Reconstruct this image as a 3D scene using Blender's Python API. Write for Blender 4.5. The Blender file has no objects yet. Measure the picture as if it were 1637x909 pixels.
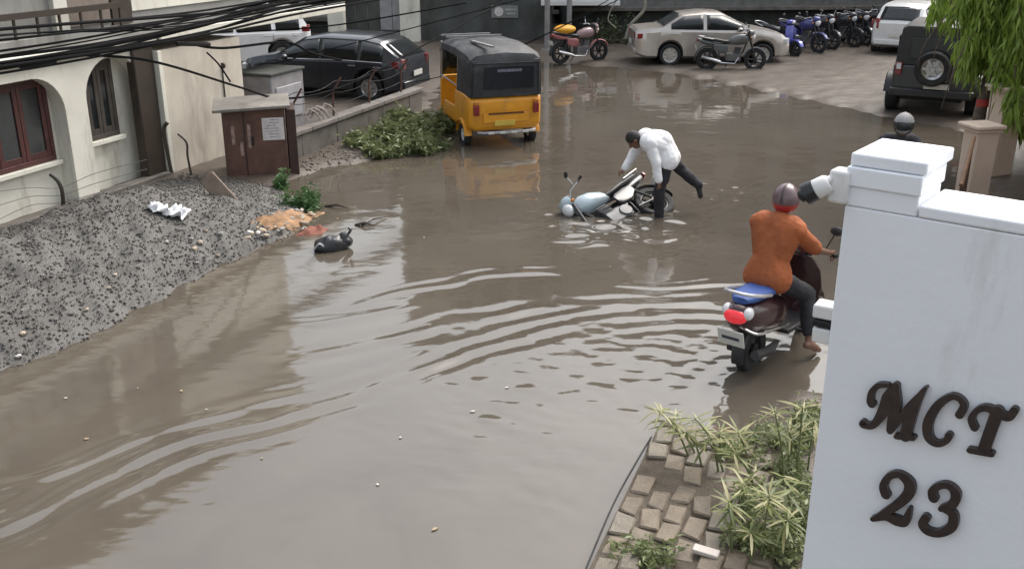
import bpy, bmesh, math, random
import numpy as np
from mathutils import Vector, Matrix, noise as mnoise
random.seed(7); RNG = np.random.default_rng(7)
SC = bpy.context.scene
COL = SC.collection
R = math.radians

# ------------------------------------------------------------------ camera
CAM_H, PITCH, LENS = 4.0, 20.3, 34.99
cd = bpy.data.cameras.new("camera"); cam = bpy.data.objects.new("camera", cd); COL.objects.link(cam)
cam.location = (0, 0, CAM_H); cam.rotation_euler = (R(90 - PITCH), 0, 0)
cd.sensor_width = 36; cd.lens = LENS; cd.clip_start = 0.05; cd.clip_end = 5000
SC.camera = cam
# ------------------------------------------------------------------ sky, sun, exposure (overcast)
SUN_EL, SUN_AZ = 52, 44      # degrees; azimuth clockwise from +Y
w = bpy.data.worlds.new("World"); SC.world = w; w.use_nodes = True
nt = w.node_tree; nt.nodes.clear()
sky = nt.nodes.new("ShaderNodeTexSky"); sky.sky_type = 'NISHITA'; sky.sun_disc = False
sky.sun_elevation = R(SUN_EL); sky.sun_rotation = R(SUN_AZ)
sky.air_density = 1.6; sky.dust_density = 6.0; sky.ozone_density = 1.0
hs = nt.nodes.new("ShaderNodeHueSaturation"); hs.inputs['Saturation'].default_value = 0.40
bg = nt.nodes.new("ShaderNodeBackground"); bg.inputs['Strength'].default_value = 0.15
ow = nt.nodes.new("ShaderNodeOutputWorld")
nt.links.new(sky.outputs[0], hs.inputs['Color']); nt.links.new(hs.outputs[0], bg.inputs[0]); nt.links.new(bg.outputs[0], ow.inputs[0])
sd = bpy.data.lights.new("sun", 'SUN'); sd.energy = 0.7; sd.angle = R(40); sd.color = (1, .97, .92)
sun = bpy.data.objects.new("sun", sd); COL.objects.link(sun)
sdir = Vector((math.sin(R(SUN_AZ)) * math.cos(R(SUN_EL)), math.cos(R(SUN_AZ)) * math.cos(R(SUN_EL)), math.sin(R(SUN_EL))))
sun.rotation_euler = sdir.to_track_quat('Z', 'Y').to_euler(); sun.location = sdir * 50
vs = SC.view_settings; vs.view_transform = 'Standard'; vs.look = 'None'; vs.gamma = 1; vs.use_curve_mapping = False
vs.exposure = 0.92
# ------------------------------------------------------------------ helpers
FPX = 1591.0; _c, _s = math.cos(R(PITCH)), math.sin(R(PITCH))
def ray(px, py):
    a = (px - 818.5) / FPX; b = (454.5 - py) / FPX
    return Vector((a, _c + b * _s, -_s + b * _c))
def G(px, py, z=0.0):                      # survey of the photograph: a point of the ground
    r = ray(px, py); t = (z - CAM_H) / r.z; return Vector((r.x * t, r.y * t, z))
def AT(px, py, Y):
    r = ray(px, py); t = Y / r.y; return Vector((r.x * t, Y, CAM_H + r.z * t))
DX, DY = 0.35 / math.hypot(.35, .937), 0.937 / math.hypot(.35, .937)
def P(u, v, z=0.0): return Vector((u * DX + v * DY, u * DY - v * DX, z))      # street coordinates
ST_ANG = math.atan2(DY, DX)                # street direction, from +X

def lin(c):
    return tuple((x / 12.92 if x <= .04045 else ((x + .055) / 1.055) ** 2.4) for x in c)
MATS = {}
def M(name, col=(.5, .5, .5), rough=.5, metal=0, var=.15, scale=5, bump=0.0, bscale=60, coat=0.0, streak=0.0, dirt=None, emit=0, spec=.5, dscale=1.2, dlev=.55):
    if name in MATS: return MATS[name]
    m = bpy.data.materials.new(name); m.use_nodes = True; n = m.node_tree.nodes; l = m.node_tree.links
    b = n['Principled BSDF']; MATS[name] = m
    tc = n.new('ShaderNodeTexCoord'); nz = n.new('ShaderNodeTexNoise'); nz.inputs['Scale'].default_value = scale; nz.inputs['Detail'].default_value = 6
    geo = n.new('ShaderNodeNewGeometry')
    l.new(geo.outputs['Position'], nz.inputs['Vector'])
    mx = n.new('ShaderNodeMix'); mx.data_type = 'RGBA'
    mr = n.new('ShaderNodeMapRange'); mr.inputs[1].default_value = .3; mr.inputs[2].default_value = .7
    l.new(nz.outputs[0], mr.inputs[0]); l.new(mr.outputs[0], mx.inputs[0])
    mx.inputs[6].default_value = (*[max(0, c * (1 - var)) for c in col], 1); mx.inputs[7].default_value = (*[min(1, c * (1 + var)) for c in col], 1)
    out = mx.outputs[2]
    if dirt is not None:
        n2 = n.new('ShaderNodeTexNoise'); n2.inputs['Scale'].default_value = dscale; n2.inputs['Detail'].default_value = 9; n2.inputs['Roughness'].default_value = .65
        mp = n.new('ShaderNodeMapping'); mp.inputs['Scale'].default_value = (1, 1, .25 if streak else 1)
        l.new(geo.outputs['Position'], mp.inputs[0]); l.new(mp.outputs[0], n2.inputs['Vector'])
        r2 = n.new('ShaderNodeMapRange'); r2.inputs[1].default_value = dlev; r2.inputs[2].default_value = dlev + .2
        l.new(n2.outputs[0], r2.inputs[0])
        m2 = n.new('ShaderNodeMix'); m2.data_type = 'RGBA'
        l.new(r2.outputs[0], m2.inputs[0]); l.new(out, m2.inputs[6]); m2.inputs[7].default_value = (*dirt, 1); out = m2.outputs[2]
    l.new(out, b.inputs['Base Color'])
    b.inputs['Roughness'].default_value = rough; b.inputs['Metallic'].default_value = metal
    b.inputs['Specular IOR Level'].default_value = spec; b.inputs['Coat Weight'].default_value = coat
    b.inputs['Coat Roughness'].default_value = .08
    if bump:
        n3 = n.new('ShaderNodeTexNoise'); n3.inputs['Scale'].default_value = bscale; n3.inputs['Detail'].default_value = 5
        l.new(geo.outputs['Position'], n3.inputs['Vector'])
        bp = n.new('ShaderNodeBump'); bp.inputs['Strength'].default_value = bump; bp.inputs['Distance'].default_value = .02
        l.new(n3.outputs[0], bp.inputs['Height']); l.new(bp.outputs[0], b.inputs['Normal'])
    if emit:
        b.inputs['Emission Color'].default_value = (*col, 1); b.inputs['Emission Strength'].default_value = emit
    return m
def leaf_mat(name, c1, c2, scale=3):
    m = M(name, c1, .45, var=0); n = m.node_tree.nodes; l = m.node_tree.links
    mx = [x for x in n if x.type == 'MIX'][0]; mx.inputs[6].default_value = (*c1, 1); mx.inputs[7].default_value = (*c2, 1)
    [x for x in n if x.type == 'TEX_NOISE'][0].inputs['Scale'].default_value = scale
    b = n['Principled BSDF']; tr = n.new('ShaderNodeBsdfTranslucent'); ms = n.new('ShaderNodeMixShader'); ms.inputs[0].default_value = .3
    l.new(mx.outputs[2], tr.inputs[0]); o = [x for x in n if x.type == 'OUTPUT_MATERIAL'][0]
    l.new(b.outputs[0], ms.inputs[1]); l.new(tr.outputs[0], ms.inputs[2]); l.new(ms.outputs[0], o.inputs[0])
    return m

class MB:
    def __init__(s): s.v = []; s.f = []
    def add(s, vs_, fs):
        o = len(s.v); s.v += [tuple(x) for x in vs_]; s.f += [tuple(i + o for i in f) for f in fs]; return s
    def box(s, c, d, rz=0, rot=None):
        c = Vector(c); x, y, z = [k / 2 for k in d]
        m = rot if rot is not None else Matrix.Rotation(rz, 3, 'Z')
        vs_ = [c + m @ Vector(p) for p in ((-x, -y, -z), (x, -y, -z), (x, y, -z), (-x, y, -z), (-x, -y, z), (x, -y, z), (x, y, z), (-x, y, z))]
        return s.add(vs_, [(0, 3, 2, 1), (4, 5, 6, 7), (0, 1, 5, 4), (1, 2, 6, 5), (2, 3, 7, 6), (3, 0, 4, 7)])
    def span(s, a, b): return s.box([(p + q) / 2 for p, q in zip(a, b)], [abs(q - p) for p, q in zip(a, b)])
    def tube(s, pts, rad, seg=8, cap=True):
        pts = [Vector(p) for p in pts]; n = len(pts)
        if not hasattr(rad, '__len__'): rad = [rad] * n
        up = None; rings = []
        for i, p in enumerate(pts):
            t = (pts[min(i + 1, n - 1)] - pts[max(i - 1, 0)])
            if t.length < 1e-9: t = Vector((0, 0, 1))
            t.normalize()
            if up is None: up = Vector((0, 0, 1)) if abs(t.z) < .9 else Vector((1, 0, 0))
            a = up - t * up.dot(t)
            if a.length < 1e-6: a = t.orthogonal()
            a.normalize(); b = t.cross(a); up = a
            rings.append([p + (a * math.cos(k) + b * math.sin(k)) * rad[i] for k in [2 * math.pi * j / seg for j in range(seg)]])
        vs_ = [q for r_ in rings for q in r_]; fs = []
        for i in range(n - 1):
            for j in range(seg):
                k = (j + 1) % seg; fs.append((i * seg + j, i * seg + k, (i + 1) * seg + k, (i + 1) * seg + j))
        if cap: fs.append(tuple(range(seg - 1, -1, -1))); fs.append(tuple((n - 1) * seg + j for j in range(seg)))
        return s.add(vs_, fs)
    def capsule(s, p0, p1, r0, r1, seg=12, k=4):
        p0, p1 = Vector(p0), Vector(p1); t = (p1 - p0)
        t = t.normalized() if t.length > 1e-6 else Vector((0, 0, 1))
        pts, rad = [], []
        for i in range(k + 1):
            a = math.pi / 2 * (1 - i / k); pts.append(p0 - t * r0 * math.sin(a)); rad.append(max(1e-4, r0 * math.cos(a)))
        for i in range(k + 1):
            a = math.pi / 2 * i / k; pts.append(p1 + t * r1 * math.sin(a)); rad.append(max(1e-4, r1 * math.cos(a)))
        return s.tube(pts, rad, seg)
    def ell(s, c, r, seg=16, rings=10, rot=None, z0=-1, z1=1):
        c = Vector(c); vs_ = []; fs = []
        a0, a1 = math.asin(z0), math.asin(z1)
        for i in range(rings + 1):
            a = a0 + (a1 - a0) * i / rings
            for j in range(seg):
                b = 2 * math.pi * j / seg; p = Vector((r[0] * math.cos(a) * math.cos(b), r[1] * math.cos(a) * math.sin(b), r[2] * math.sin(a)))
                vs_.append(c + (rot @ p if rot is not None else p))
        for i in range(rings):
            for j in range(seg):
                k = (j + 1) % seg; fs.append((i * seg + j, i * seg + k, (i + 1) * seg + k, (i + 1) * seg + j))
        fs.append(tuple(range(seg - 1, -1, -1))); fs.append(tuple(rings * seg + j for j in range(seg)))
        return s.add(vs_, fs)
    def lathe(s, c, prof, axis='Y', seg=24):       # prof: (radius, offset along the axis)
        c = Vector(c); vs_ = []; fs = []; n = len(prof)
        for r_, h in prof:
            for j in range(seg):
                a = 2 * math.pi * j / seg; q = (r_ * math.cos(a), r_ * math.sin(a))
                vs_.append(c + (Vector((q[0], h, q[1])) if axis == 'Y' else Vector((h, q[0], q[1])) if axis == 'X' else Vector((q[0], q[1], h))))
        for i in range(n - 1):
            for j in range(seg):
                k = (j + 1) % seg; fs.append((i * seg + j, i * seg + k, (i + 1) * seg + k, (i + 1) * seg + j))
        fs.append(tuple(range(seg))); fs.append(tuple((n - 1) * seg + j for j in range(seg)))
        return s.add(vs_, fs)
    def loft(s, secs, closed=True, caps=True):
        n = len(secs[0]); vs_ = [p for q in secs for p in q]; fs = []
        for i in range(len(secs) - 1):
            for j in range(n if closed else n - 1):
                k = (j + 1) % n; fs.append((i * n + j, i * n + k, (i + 1) * n + k, (i + 1) * n + j))
        if caps and closed: fs.append(tuple(range(n - 1, -1, -1))); fs.append(tuple((len(secs) - 1) * n + j for j in range(n)))
        return s.add(vs_, fs)
    def prism(s, poly, d):                         # poly of 3D points pushed along d
        d = Vector(d); n = len(poly); a = [Vector(p) for p in poly]
        return s.add(a + [p + d for p in a], [tuple(range(n - 1, -1, -1)), tuple(range(n, 2 * n))] + [(i, (i + 1) % n, n + (i + 1) % n, n + i) for i in range(n)])
    def build(s, name, mat, parent=None, bevel=0, smooth=38, sub=0, loc=None, segs=2):
        me = bpy.data.meshes.new(name); me.from_pydata(s.v, [], s.f); me.update()
        bm = bmesh.new(); bm.from_mesh(me); bmesh.ops.recalc_face_normals(bm, faces=bm.faces); bm.to_mesh(me); bm.free()
        o = bpy.data.objects.new(name, me); COL.objects.link(o); o.parent = parent
        me.materials.append(mat)
        if smooth:
            me.polygons.foreach_set('use_smooth', [True] * len(me.polygons)); me.set_sharp_from_angle(angle=R(smooth))
        if bevel:
            b = o.modifiers.new('bevel', 'BEVEL'); b.width = bevel; b.segments = segs; b.limit_method = 'ANGLE'; b.angle_limit = R(35)
        if sub:
            q = o.modifiers.new('sub', 'SUBSURF'); q.levels = sub; q.render_levels = sub
        if loc is not None: o.location = loc
        return o
def tag(o, label=None, cat=None, group=None, kind=None):
    for k, v_ in (('label', label), ('category', cat), ('group', group), ('kind', kind)):
        if v_: o[k] = v_
    return o
def thing(name, label, cat, loc=(0, 0, 0), rz=0, group=None, rot=None):
    o = bpy.data.objects.new(name, None); COL.objects.link(o); o.location = loc
    o.rotation_euler = rot if rot is not None else (0, 0, rz); o.empty_display_size = .1
    return tag(o, label, cat, group)
def raw(name, v, f, mat, parent=None, smooth=True):
    me = bpy.data.meshes.new(name); v = np.asarray(v, np.float32); f = np.asarray(f, np.int32)
    me.vertices.add(len(v)); me.vertices.foreach_set('co', v.ravel())
    k = f.shape[1]; me.loops.add(f.size); me.loops.foreach_set('vertex_index', f.ravel())
    me.polygons.add(len(f)); me.polygons.foreach_set('loop_start', np.arange(0, f.size, k, dtype=np.int32)); me.polygons.foreach_set('loop_total', np.full(len(f), k, np.int32))
    me.update(calc_edges=True); me.validate()
    if smooth: me.polygons.foreach_set('use_smooth', np.ones(len(f), bool))
    o = bpy.data.objects.new(name, me); COL.objects.link(o); me.materials.append(mat); o.parent = parent
    return o
def gridfaces(nx, ny):
    i = np.arange(ny - 1)[:, None] * nx + np.arange(nx - 1)[None, :]
    return np.stack([i, i + 1, i + nx + 1, i + nx], -1).reshape(-1, 4)
def smooth01(x): x = np.clip(x, 0, 1); return x * x * (3 - 2 * x)
def wavenoise(X, Y, lam, n=14, seed=1, ani=1.0):     # smooth pseudo-random field from sines, about -1..1
    g = np.random.default_rng(seed); z = np.zeros_like(X)
    for _ in range(n):
        a = g.uniform(0, 2 * math.pi); k = 2 * math.pi / (lam * g.uniform(.6, 1.7)); z += np.sin(k * (X * math.cos(a) * ani + Y * math.sin(a)) + g.uniform(0, 6.28))
    return z / math.sqrt(n)
# ------------------------------------------------------------------ ground and flood water
SHORE = [(-9.6, -10), (-7.9, 2), (-6.4, 6), (-4.85, 8.5), (-4.25, 9.2), (-3.75, 11.35), (-2.95, 12.6), (-2.62, 13.1), (-3.3, 14.0), (-3.7, 15.3), (-2.95, 16.6), (-1.5, 17.5),
         (-1.35, 19.2), (-1.9, 21.5), (-1.6, 27), (0.2, 30.0), (1.12, 29.5), (4.14, 27.6), (6.48, 24.0), (7.97, 21.0), (9.3, 19.3), (8.2, 16.6), (6.3, 13.2), (4.3, 10.2),
         (2.9, 8.35), (1.62, 6.95), (0.86, 6.4), (0.56, 5.46), (-.7, 2.0), (-5, -10)]
def shore_dist(X, Y):                # positive inside the flooded street
    d = np.full(X.shape, 1e9); ins = np.zeros(X.shape, bool); n = len(SHORE)
    for i in range(n):
        (x0, y0), (x1, y1) = SHORE[i], SHORE[(i + 1) % n]; ex, ey = x1 - x0, y1 - y0
        t = np.clip(((X - x0) * ex + (Y - y0) * ey) / (ex * ex + ey * ey), 0, 1)
        d = np.minimum(d, np.hypot(X - x0 - t * ex, Y - y0 - t * ey))
        c = ((y0 > Y) != (y1 > Y)) & (X < (x1 - x0) * (Y - y0) / (y1 - y0 + 1e-12) + x0); ins ^= c
    return np.where(ins, d, -d)
def ground_z(X, Y):
    X = np.asarray(X, float); Y = np.asarray(Y, float)
    d = shore_dist(X, Y) + .10 * wavenoise(X, Y, .9, 10, 3) + .03 * wavenoise(X, Y, .25, 10, 4)
    z = .06 - .20 * smooth01(d / 1.0 + .42) + .008 * wavenoise(X, Y, .6, 10, 5)
    far = smooth01((Y - 19) / 6) * smooth01((X + 1) / 2)
    z = z + far * .05 * smooth01(-d / 3)
    return z
def mat_ground():
    m = M('wet earth', (.095, .077, .062), .46, var=.35, scale=2.2, bump=.6, bscale=35, dirt=(.075, .06, .047), dscale=2.2, dlev=.5)
    return m
def axis(lo, hi, step, far):
    a = np.arange(lo, hi + step / 2, step); l_, r_ = [], []; s = step; q = lo
    while q > -far: s *= 1.35; q -= s; l_.append(q)
    s = step; q = hi
    while q < far: s *= 1.35; q += s; r_.append(q)
    return np.array(l_[::-1] + list(a) + r_)
gx, gy = axis(-10, 13, .09, 1500), axis(3, 33, .09, 1500)
GXm, GYm = np.meshgrid(gx, gy); gz = ground_z(GXm, GYm)
ground = raw('ground', np.stack([GXm, GYm, gz], -1).reshape(-1, 3), gridfaces(len(gx), len(gy)), mat_ground())
tag(ground, kind='structure')
def gz1(x, y): return float(ground_z(np.array([x]), np.array([y]))[0])

def mat_water():
    m = bpy.data.materials.new('muddy flood water'); m.use_nodes = True; n = m.node_tree.nodes; l = m.node_tree.links; b = n['Principled BSDF']
    geo = n.new('ShaderNodeNewGeometry'); nz = n.new('ShaderNodeTexNoise'); nz.inputs['Scale'].default_value = .55; nz.inputs['Detail'].default_value = 7; nz.inputs['Distortion'].default_value = 1.6
    l.new(geo.outputs['Position'], nz.inputs['Vector'])
    mx = n.new('ShaderNodeMix'); mx.data_type = 'RGBA'; mx.inputs[6].default_value = (.088, .074, .058, 1); mx.inputs[7].default_value = (.106, .090, .071, 1)
    mr = n.new('ShaderNodeMapRange'); mr.inputs[1].default_value = .35; mr.inputs[2].default_value = .65
    l.new(nz.outputs[0], mr.inputs[0]); l.new(mr.outputs[0], mx.inputs[0]); l.new(mx.outputs[2], b.inputs['Base Color'])
    b.inputs['Roughness'].default_value = .06; b.inputs['IOR'].default_value = 1.75; b.inputs['Specular IOR Level'].default_value = .5
    n3 = n.new('ShaderNodeTexNoise'); n3.inputs['Scale'].default_value = 7; n3.inputs['Detail'].default_value = 3
    mp = n.new('ShaderNodeMapping'); mp.inputs['Scale'].default_value = (.6, 1, 1); mp.inputs['Rotation'].default_value = (0, 0, R(-15))
    l.new(geo.outputs['Position'], mp.inputs[0]); l.new(mp.outputs[0], n3.inputs['Vector'])
    bp = n.new('ShaderNodeBump'); bp.inputs['Strength'].default_value = .12; bp.inputs['Distance'].default_value = .012
    l.new(n3.outputs[0], bp.inputs['Height']); l.new(bp.outputs[0], b.inputs['Normal'])
    return m
def polydist(X, Y, pts):            # signed distance to a polyline, and arc position
    best = np.full(X.shape, 1e9); sg = np.zeros(X.shape); ar = np.zeros(X.shape); L = 0
    for i in range(len(pts) - 1):
        x0, y0 = pts[i][:2]; x1, y1 = pts[i + 1][:2]; ex, ey = x1 - x0, y1 - y0; ll = math.hypot(ex, ey)
        t = np.clip(((X - x0) * ex + (Y - y0) * ey) / (ll * ll), 0, 1); dx, dy = X - x0 - t * ex, Y - y0 - t * ey
        d = np.hypot(dx, dy); up = d < best; best = np.where(up, d, best)
        sg = np.where(up, np.sign(ex * dy - ey * dx), sg); ar = np.where(up, L + t * ll, ar); L += ll
    return best * sg, ar, L
def catmull(pts, k=8):
    pts = [Vector(p) for p in pts]; out = []
    for i in range(len(pts) - 1):
        a, b, c, d = pts[max(i - 1, 0)], pts[i], pts[i + 1], pts[min(i + 2, len(pts) - 1)]
        for j in range(k):
            t = j / k; out.append(.5 * ((2 * b) + (c - a) * t + (2 * a - 5 * b + 4 * c - d) * t * t + (3 * b - a - 3 * c + d) * t ** 3))
    out.append(pts[-1]); return out
wx = np.concatenate([np.arange(-12, -6.8, .3), np.arange(-6.8, 5.6, .026), np.arange(5.6, 12.01, .15)])
ys = [-9.0]
while ys[-1] < 31.5:
    y = ys[-1]; ys.append(y + (.5 if y < 3.6 else max(.011 * (max(y, 5) / 5) ** 1.55, .011)))
wy = np.array(ys)
WX, WY = np.meshgrid(wx, wy)
def packet(pts, lam, sig, amp, wob=.05, seed=1, off=0, taper=.8, asym=0):
    s, a, L = polydist(WX, WY, catmull(pts, 6))
    s = s + wob * wavenoise(WX, WY, 1.3, 8, seed) + off
    e = np.exp(-(s / sig) ** 2) * smooth01(a / taper) * smooth01((L - a) / taper)
    e = e * np.clip(.75 + .45 * wavenoise(WX, WY, .9, 8, seed + 20), .1, 1.5)
    return KA * amp * e * np.cos(2 * math.pi * s / lam)
wz = np.zeros_like(WX); KA = 1.35
wz += packet([G(-120, 900), G(0, 845), G(130, 775), G(270, 712), G(430, 668), G(590, 622), G(760, 562), G(930, 515), G(1120, 503), G(1220, 510)], .30, .34, .0065, .03, 2)
wz += packet([G(-60, 790), G(75, 757), G(165, 720), G(250, 690)], .34, .13, .006, .01, 9, taper=.3)
wz += packet([G(420, 585), G(560, 555), G(700, 525), G(800, 500), G(900, 490), G(1050, 484), G(1200, 478)], .36, .26, .006, .04, 3)
wz += packet([G(540, 500), G(640, 470), G(720, 455), G(790, 440), G(960, 437)], .33, .2, .006, .05, 4)
wz += packet([G(960, 452), G(1060, 458), G(1180, 452), G(1260, 450)], .3, .16, .006, .03, 5)
wz += packet([G(440, 440), G(520, 433), G(600, 425), G(640, 420)], .4, .2, .004, .05, 6)
wz += packet([G(420, 520), G(520, 512), G(620, 500), G(700, 480)], .4, .2, .004, .05, 7)
wz += packet([G(820, 300), G(850, 280), G(920, 270), G(1000, 268)], .3, .2, .006, .04, 8)
wz += packet([G(850, 385), G(930, 380), G(1000, 372), G(1060, 385), G(1110, 372)], .34, .3, .009, .06, 10)
wz += packet([G(1080, 300), G(1130, 292), G(1210, 303)], .3, .2, .008, .05, 11, taper=.3)
wz += packet([G(1060, 400), G(1150, 405), G(1220, 400)], .3, .2, .006, .05, 12)
wz += packet([G(1180, 560), G(1120, 600), G(1080, 640)], .22, .35, .004, .03, 13)
def blob(px, py, rx, ry):
    c = G(px, py); return np.exp(-(((WX - c.x) / rx) ** 2 + ((WY - c.y) / ry) ** 2))
def chop(lam, amp, seed, ang=-12, spread=28, n=26):
    g = np.random.default_rng(seed); z = np.zeros_like(WX)
    for _ in range(n):
        a = R(90 + ang + g.normal(0, spread)); k = 2 * math.pi / (lam * g.uniform(.55, 1.8)); z += np.sin(k * (WX * math.cos(a) + WY * math.sin(a)) + g.uniform(0, 6.28))
    z /= math.sqrt(n); return amp * np.sign(z) * np.abs(z) ** 1.3
ck = chop(.26, .0014, 40); ck2 = chop(.12, .0004, 41, -5, 50)
msk = blob(960, 620, 1.5, 1.5) + .7 * blob(820, 700, 1.0, .9) + .8 * blob(1120, 560, .8, 1.0) + .45 * blob(880, 800, 1.0, .6) + .25 * blob(330, 800, 1.2, .7) + .12
wz += (ck + ck2) * np.clip(msk, 0, 1.2)
wz += chop(.34, .009, 42, 0, 45) * np.clip(blob(985, 350, 1.0, 1.3) + .7 * blob(1140, 310, .9, .8), 0, 1.2)
wz += chop(.5, .0012, 43, 5, 30) * smooth01((WY - 11) / 5)
wz *= smooth01((WY - 3.6) / .8)
water = raw('flood_water', np.stack([WX, WY, wz], -1).reshape(-1, 3), gridfaces(len(wx), len(wy)), mat_water())
tag(water, kind='structure')
# ------------------------------------------------------------------ materials of the buildings
WHITEW = M('white limewash', (.72, .70, .62), .7, var=.08, scale=2, bump=.2, bscale=50, dirt=(.40, .37, .30), streak=1, dscale=2.6, dlev=.54)
CREAM = M('cream plaster', (.60, .55, .47), .75, var=.1, scale=2, bump=.15, bscale=50, dirt=(.36, .32, .27), streak=1, dscale=1.8, dlev=.53)
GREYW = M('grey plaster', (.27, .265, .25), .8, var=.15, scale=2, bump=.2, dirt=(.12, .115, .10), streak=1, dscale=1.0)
DARKW = M('dark weathered plaster', (.075, .08, .075), .8, var=.25, scale=2, bump=.2, dirt=(.035, .036, .034), streak=1, dscale=.9, dlev=.5)
PEACH = M('peach plaster', (.62, .49, .39), .75, var=.1, scale=2, bump=.2, dirt=(.40, .31, .24), streak=1, dscale=1.6, dlev=.56)
BROWNP = M('dark brown paint', (.045, .034, .026), .5, var=.2)
SHUT = M('maroon timber', (.075, .026, .024), .5, var=.25, scale=9)
PANE = M('dark window glass', (.02, .024, .026), .08, var=.2, spec=.5)
CONC = M('stained concrete', (.135, .122, .108), .85, var=.3, scale=4, bump=.4, bscale=40, dirt=(.09, .08, .065), dscale=2)
RUST = M('rusty sheet steel', (.11, .055, .04), .65, var=.3, scale=6, bump=.2, dirt=(.055, .035, .028), streak=1, dscale=3, dlev=.5)
PAPER = M('faded paper', (.62, .58, .57), .8, var=.15, scale=14)
BLACK = M('black rubber', (.010, .010, .011), .7, var=.2)
STEEL = M('dull steel', (.35, .35, .36), .4, .7, var=.15)
WHITEP = M('white plastic', (.72, .72, .71), .4, var=.04)
INK = M('dark print', (.05, .05, .08), .7, var=.2)

def ubox(mb, u0, u1, v0, v1, z0, z1):       # box in street coordinates
    c = P((u0 + u1) / 2, (v0 + v1) / 2, (z0 + z1) / 2)
    return mb.box(c, (abs(u1 - u0), abs(v1 - v0), z1 - z0), ST_ANG)
# ------------------------------------------------------------------ white arcaded house
FV, BV = -10.85, -11.1          # front plane of the arcade, recessed wall
house = thing('house', 'white two storey house with arched verandah and maroon shuttered windows', 'house', P(10, -13, 0))
HI = house.matrix_basis.inverted() if False else Matrix.Translation(-house.location)
def hb(mb, name, mat, parent=house, bevel=0, **k):
    mb.v = [tuple(Vector(p) - (house.location)) for p in mb.v]; return mb.build(name, mat, parent, bevel, **k)
def arch_pts(kind, u0, u1, zs, za, n=16):
    if kind == 'round':
        c, a = (u0 + u1) / 2, (u1 - u0) / 2
        return [(c - a * math.cos(math.pi * i / n), zs + (za - zs) * math.sin(math.pi * i / n)) for i in range(n + 1)]
    r = za - zs; o = [(u0 + r - r * math.cos(math.pi / 2 * i / 8), zs + r * math.sin(math.pi / 2 * i / 8)) for i in range(9)]
    return o + [(u1 - r + r * math.sin(math.pi / 2 * i / 8), zs + r * math.cos(math.pi / 2 * i / 8)) for i in range(9)]
mb = MB(); ZT = 2.14
openings = [('flat', 4.4, 6.5, 1.42, 1.94), ('flat', 7.2, 10.98, 1.40, 1.93), ('round', 11.40, 12.62, 1.50, 2.05)]
edge = 3.0
def wallcell(mb, a, b, z0a, z0b, z1):
    q = [(a, z0a), (b, z0b), (b, z1), (a, z1)]
    mb.prism([P(u, FV, z) for u, z in q], P(0, -.30) - P(0, 0))
for k, u0, u1, zs, za in openings:
    wallcell(mb, edge, u0, -.1, -.1, ZT)
    ap = arch_pts(k, u0, u1, zs, za)
    for (a, za_), (b, zb_) in zip(ap, ap[1:]):
        if b - a > 1e-4: wallcell(mb, a, b, za_, zb_, ZT)
    edge = u1
wallcell(mb, edge, 12.9, -.1, -.1, ZT)
hb(mb, 'arcade_wall', WHITEW, smooth=0)
mb = MB(); ubox(mb, 3.0, 12.9, BV, BV - .25, -.1, 2.14); hb(mb, 'recessed_wall', WHITEW)
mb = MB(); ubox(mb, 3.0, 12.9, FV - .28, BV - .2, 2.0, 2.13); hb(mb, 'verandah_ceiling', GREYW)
mb = MB(); ubox(mb, 3.0, 12.9, FV + .16, FV - .05, 0, .12); hb(mb, 'plinth', CONC, bevel=.01)
mb = MB(); ubox(mb, 2.9, 12.95, FV + .10, FV - .1, 2.14, 2.26); hb(mb, 'cornice', WHITEW, bevel=.015)
def window(u0, u1, z0, z1, v, leaves_, frame_mat=SHUT):
    mb = MB(); t = .07
    ubox(mb, u0, u1, v + .06, v + .002, z0, z0 + t); ubox(mb, u0, u1, v + .06, v + .002, z1 - t, z1)
    ubox(mb, u0, u0 + t, v + .058, v + .002, z0 + t, z1 - t); ubox(mb, u1 - t, u1, v + .058, v + .002, z0 + t, z1 - t)
    wn = hb(mb, 'window', frame_mat, bevel=.006)
    w_ = (u1 - u0 - 2 * t) / leaves_
    for i in range(leaves_):
        a = u0 + t + i * w_
        mb = MB(); ubox(mb, a + .004, a + .075, v + .05, v + .01, z0 + t, z1 - t); ubox(mb, a + w_ - .075, a + w_ - .004, v + .05, v + .01, z0 + t, z1 - t)
        ubox(mb, a + .075, a + w_ - .075, v + .048, v + .012, z0 + t, z0 + t + .09); ubox(mb, a + .075, a + w_ - .075, v + .048, v + .012, z1 - t - .08, z1 - t)
        hb(mb, 'shutter_frame', frame_mat, wn, .004)
        mb = MB(); ubox(mb, a + .07, a + w_ - .07, v + .03, v + .018, z0 + t + .02, z1 - t - .02); hb(mb, 'pane', PANE, wn)
    mb = MB(); ubox(mb, u0 - .05, u1 + .05, v + .12, v + .002, z0 - .07, z0 - .003); hb(mb, 'sill', WHITEW, wn, .008)
window(8.92, 10.87, .72, 1.92, BV, 4)
window(4.8, 6.2, .78, 1.92, BV, 3)
window(11.54, 12.2, .83, 1.98, BV, 2, M('weathered dark timber', (.06, .05, .042), .6, var=.25))
mb = MB(); ubox(mb, 12.42, 12.86, FV + .06, FV - .1, -.1, 2.20); hb(mb, 'drain_shaft', BROWNP, bevel=.02)
mb = MB(); ubox(mb, 12.9, 15.08, FV + .10, FV - .3, -.1, 2.02); ubox(mb, 14.83, 15.08, FV - .3, -15.5, -.1, 2.02); hb(mb, 'cream_wall', CREAM)
mb = MB(); ubox(mb, 12.875, 12.96, FV + .14, FV + .03, .1, 2.02); hb(mb, 'corner_strip', WHITEW, bevel=.006)
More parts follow.
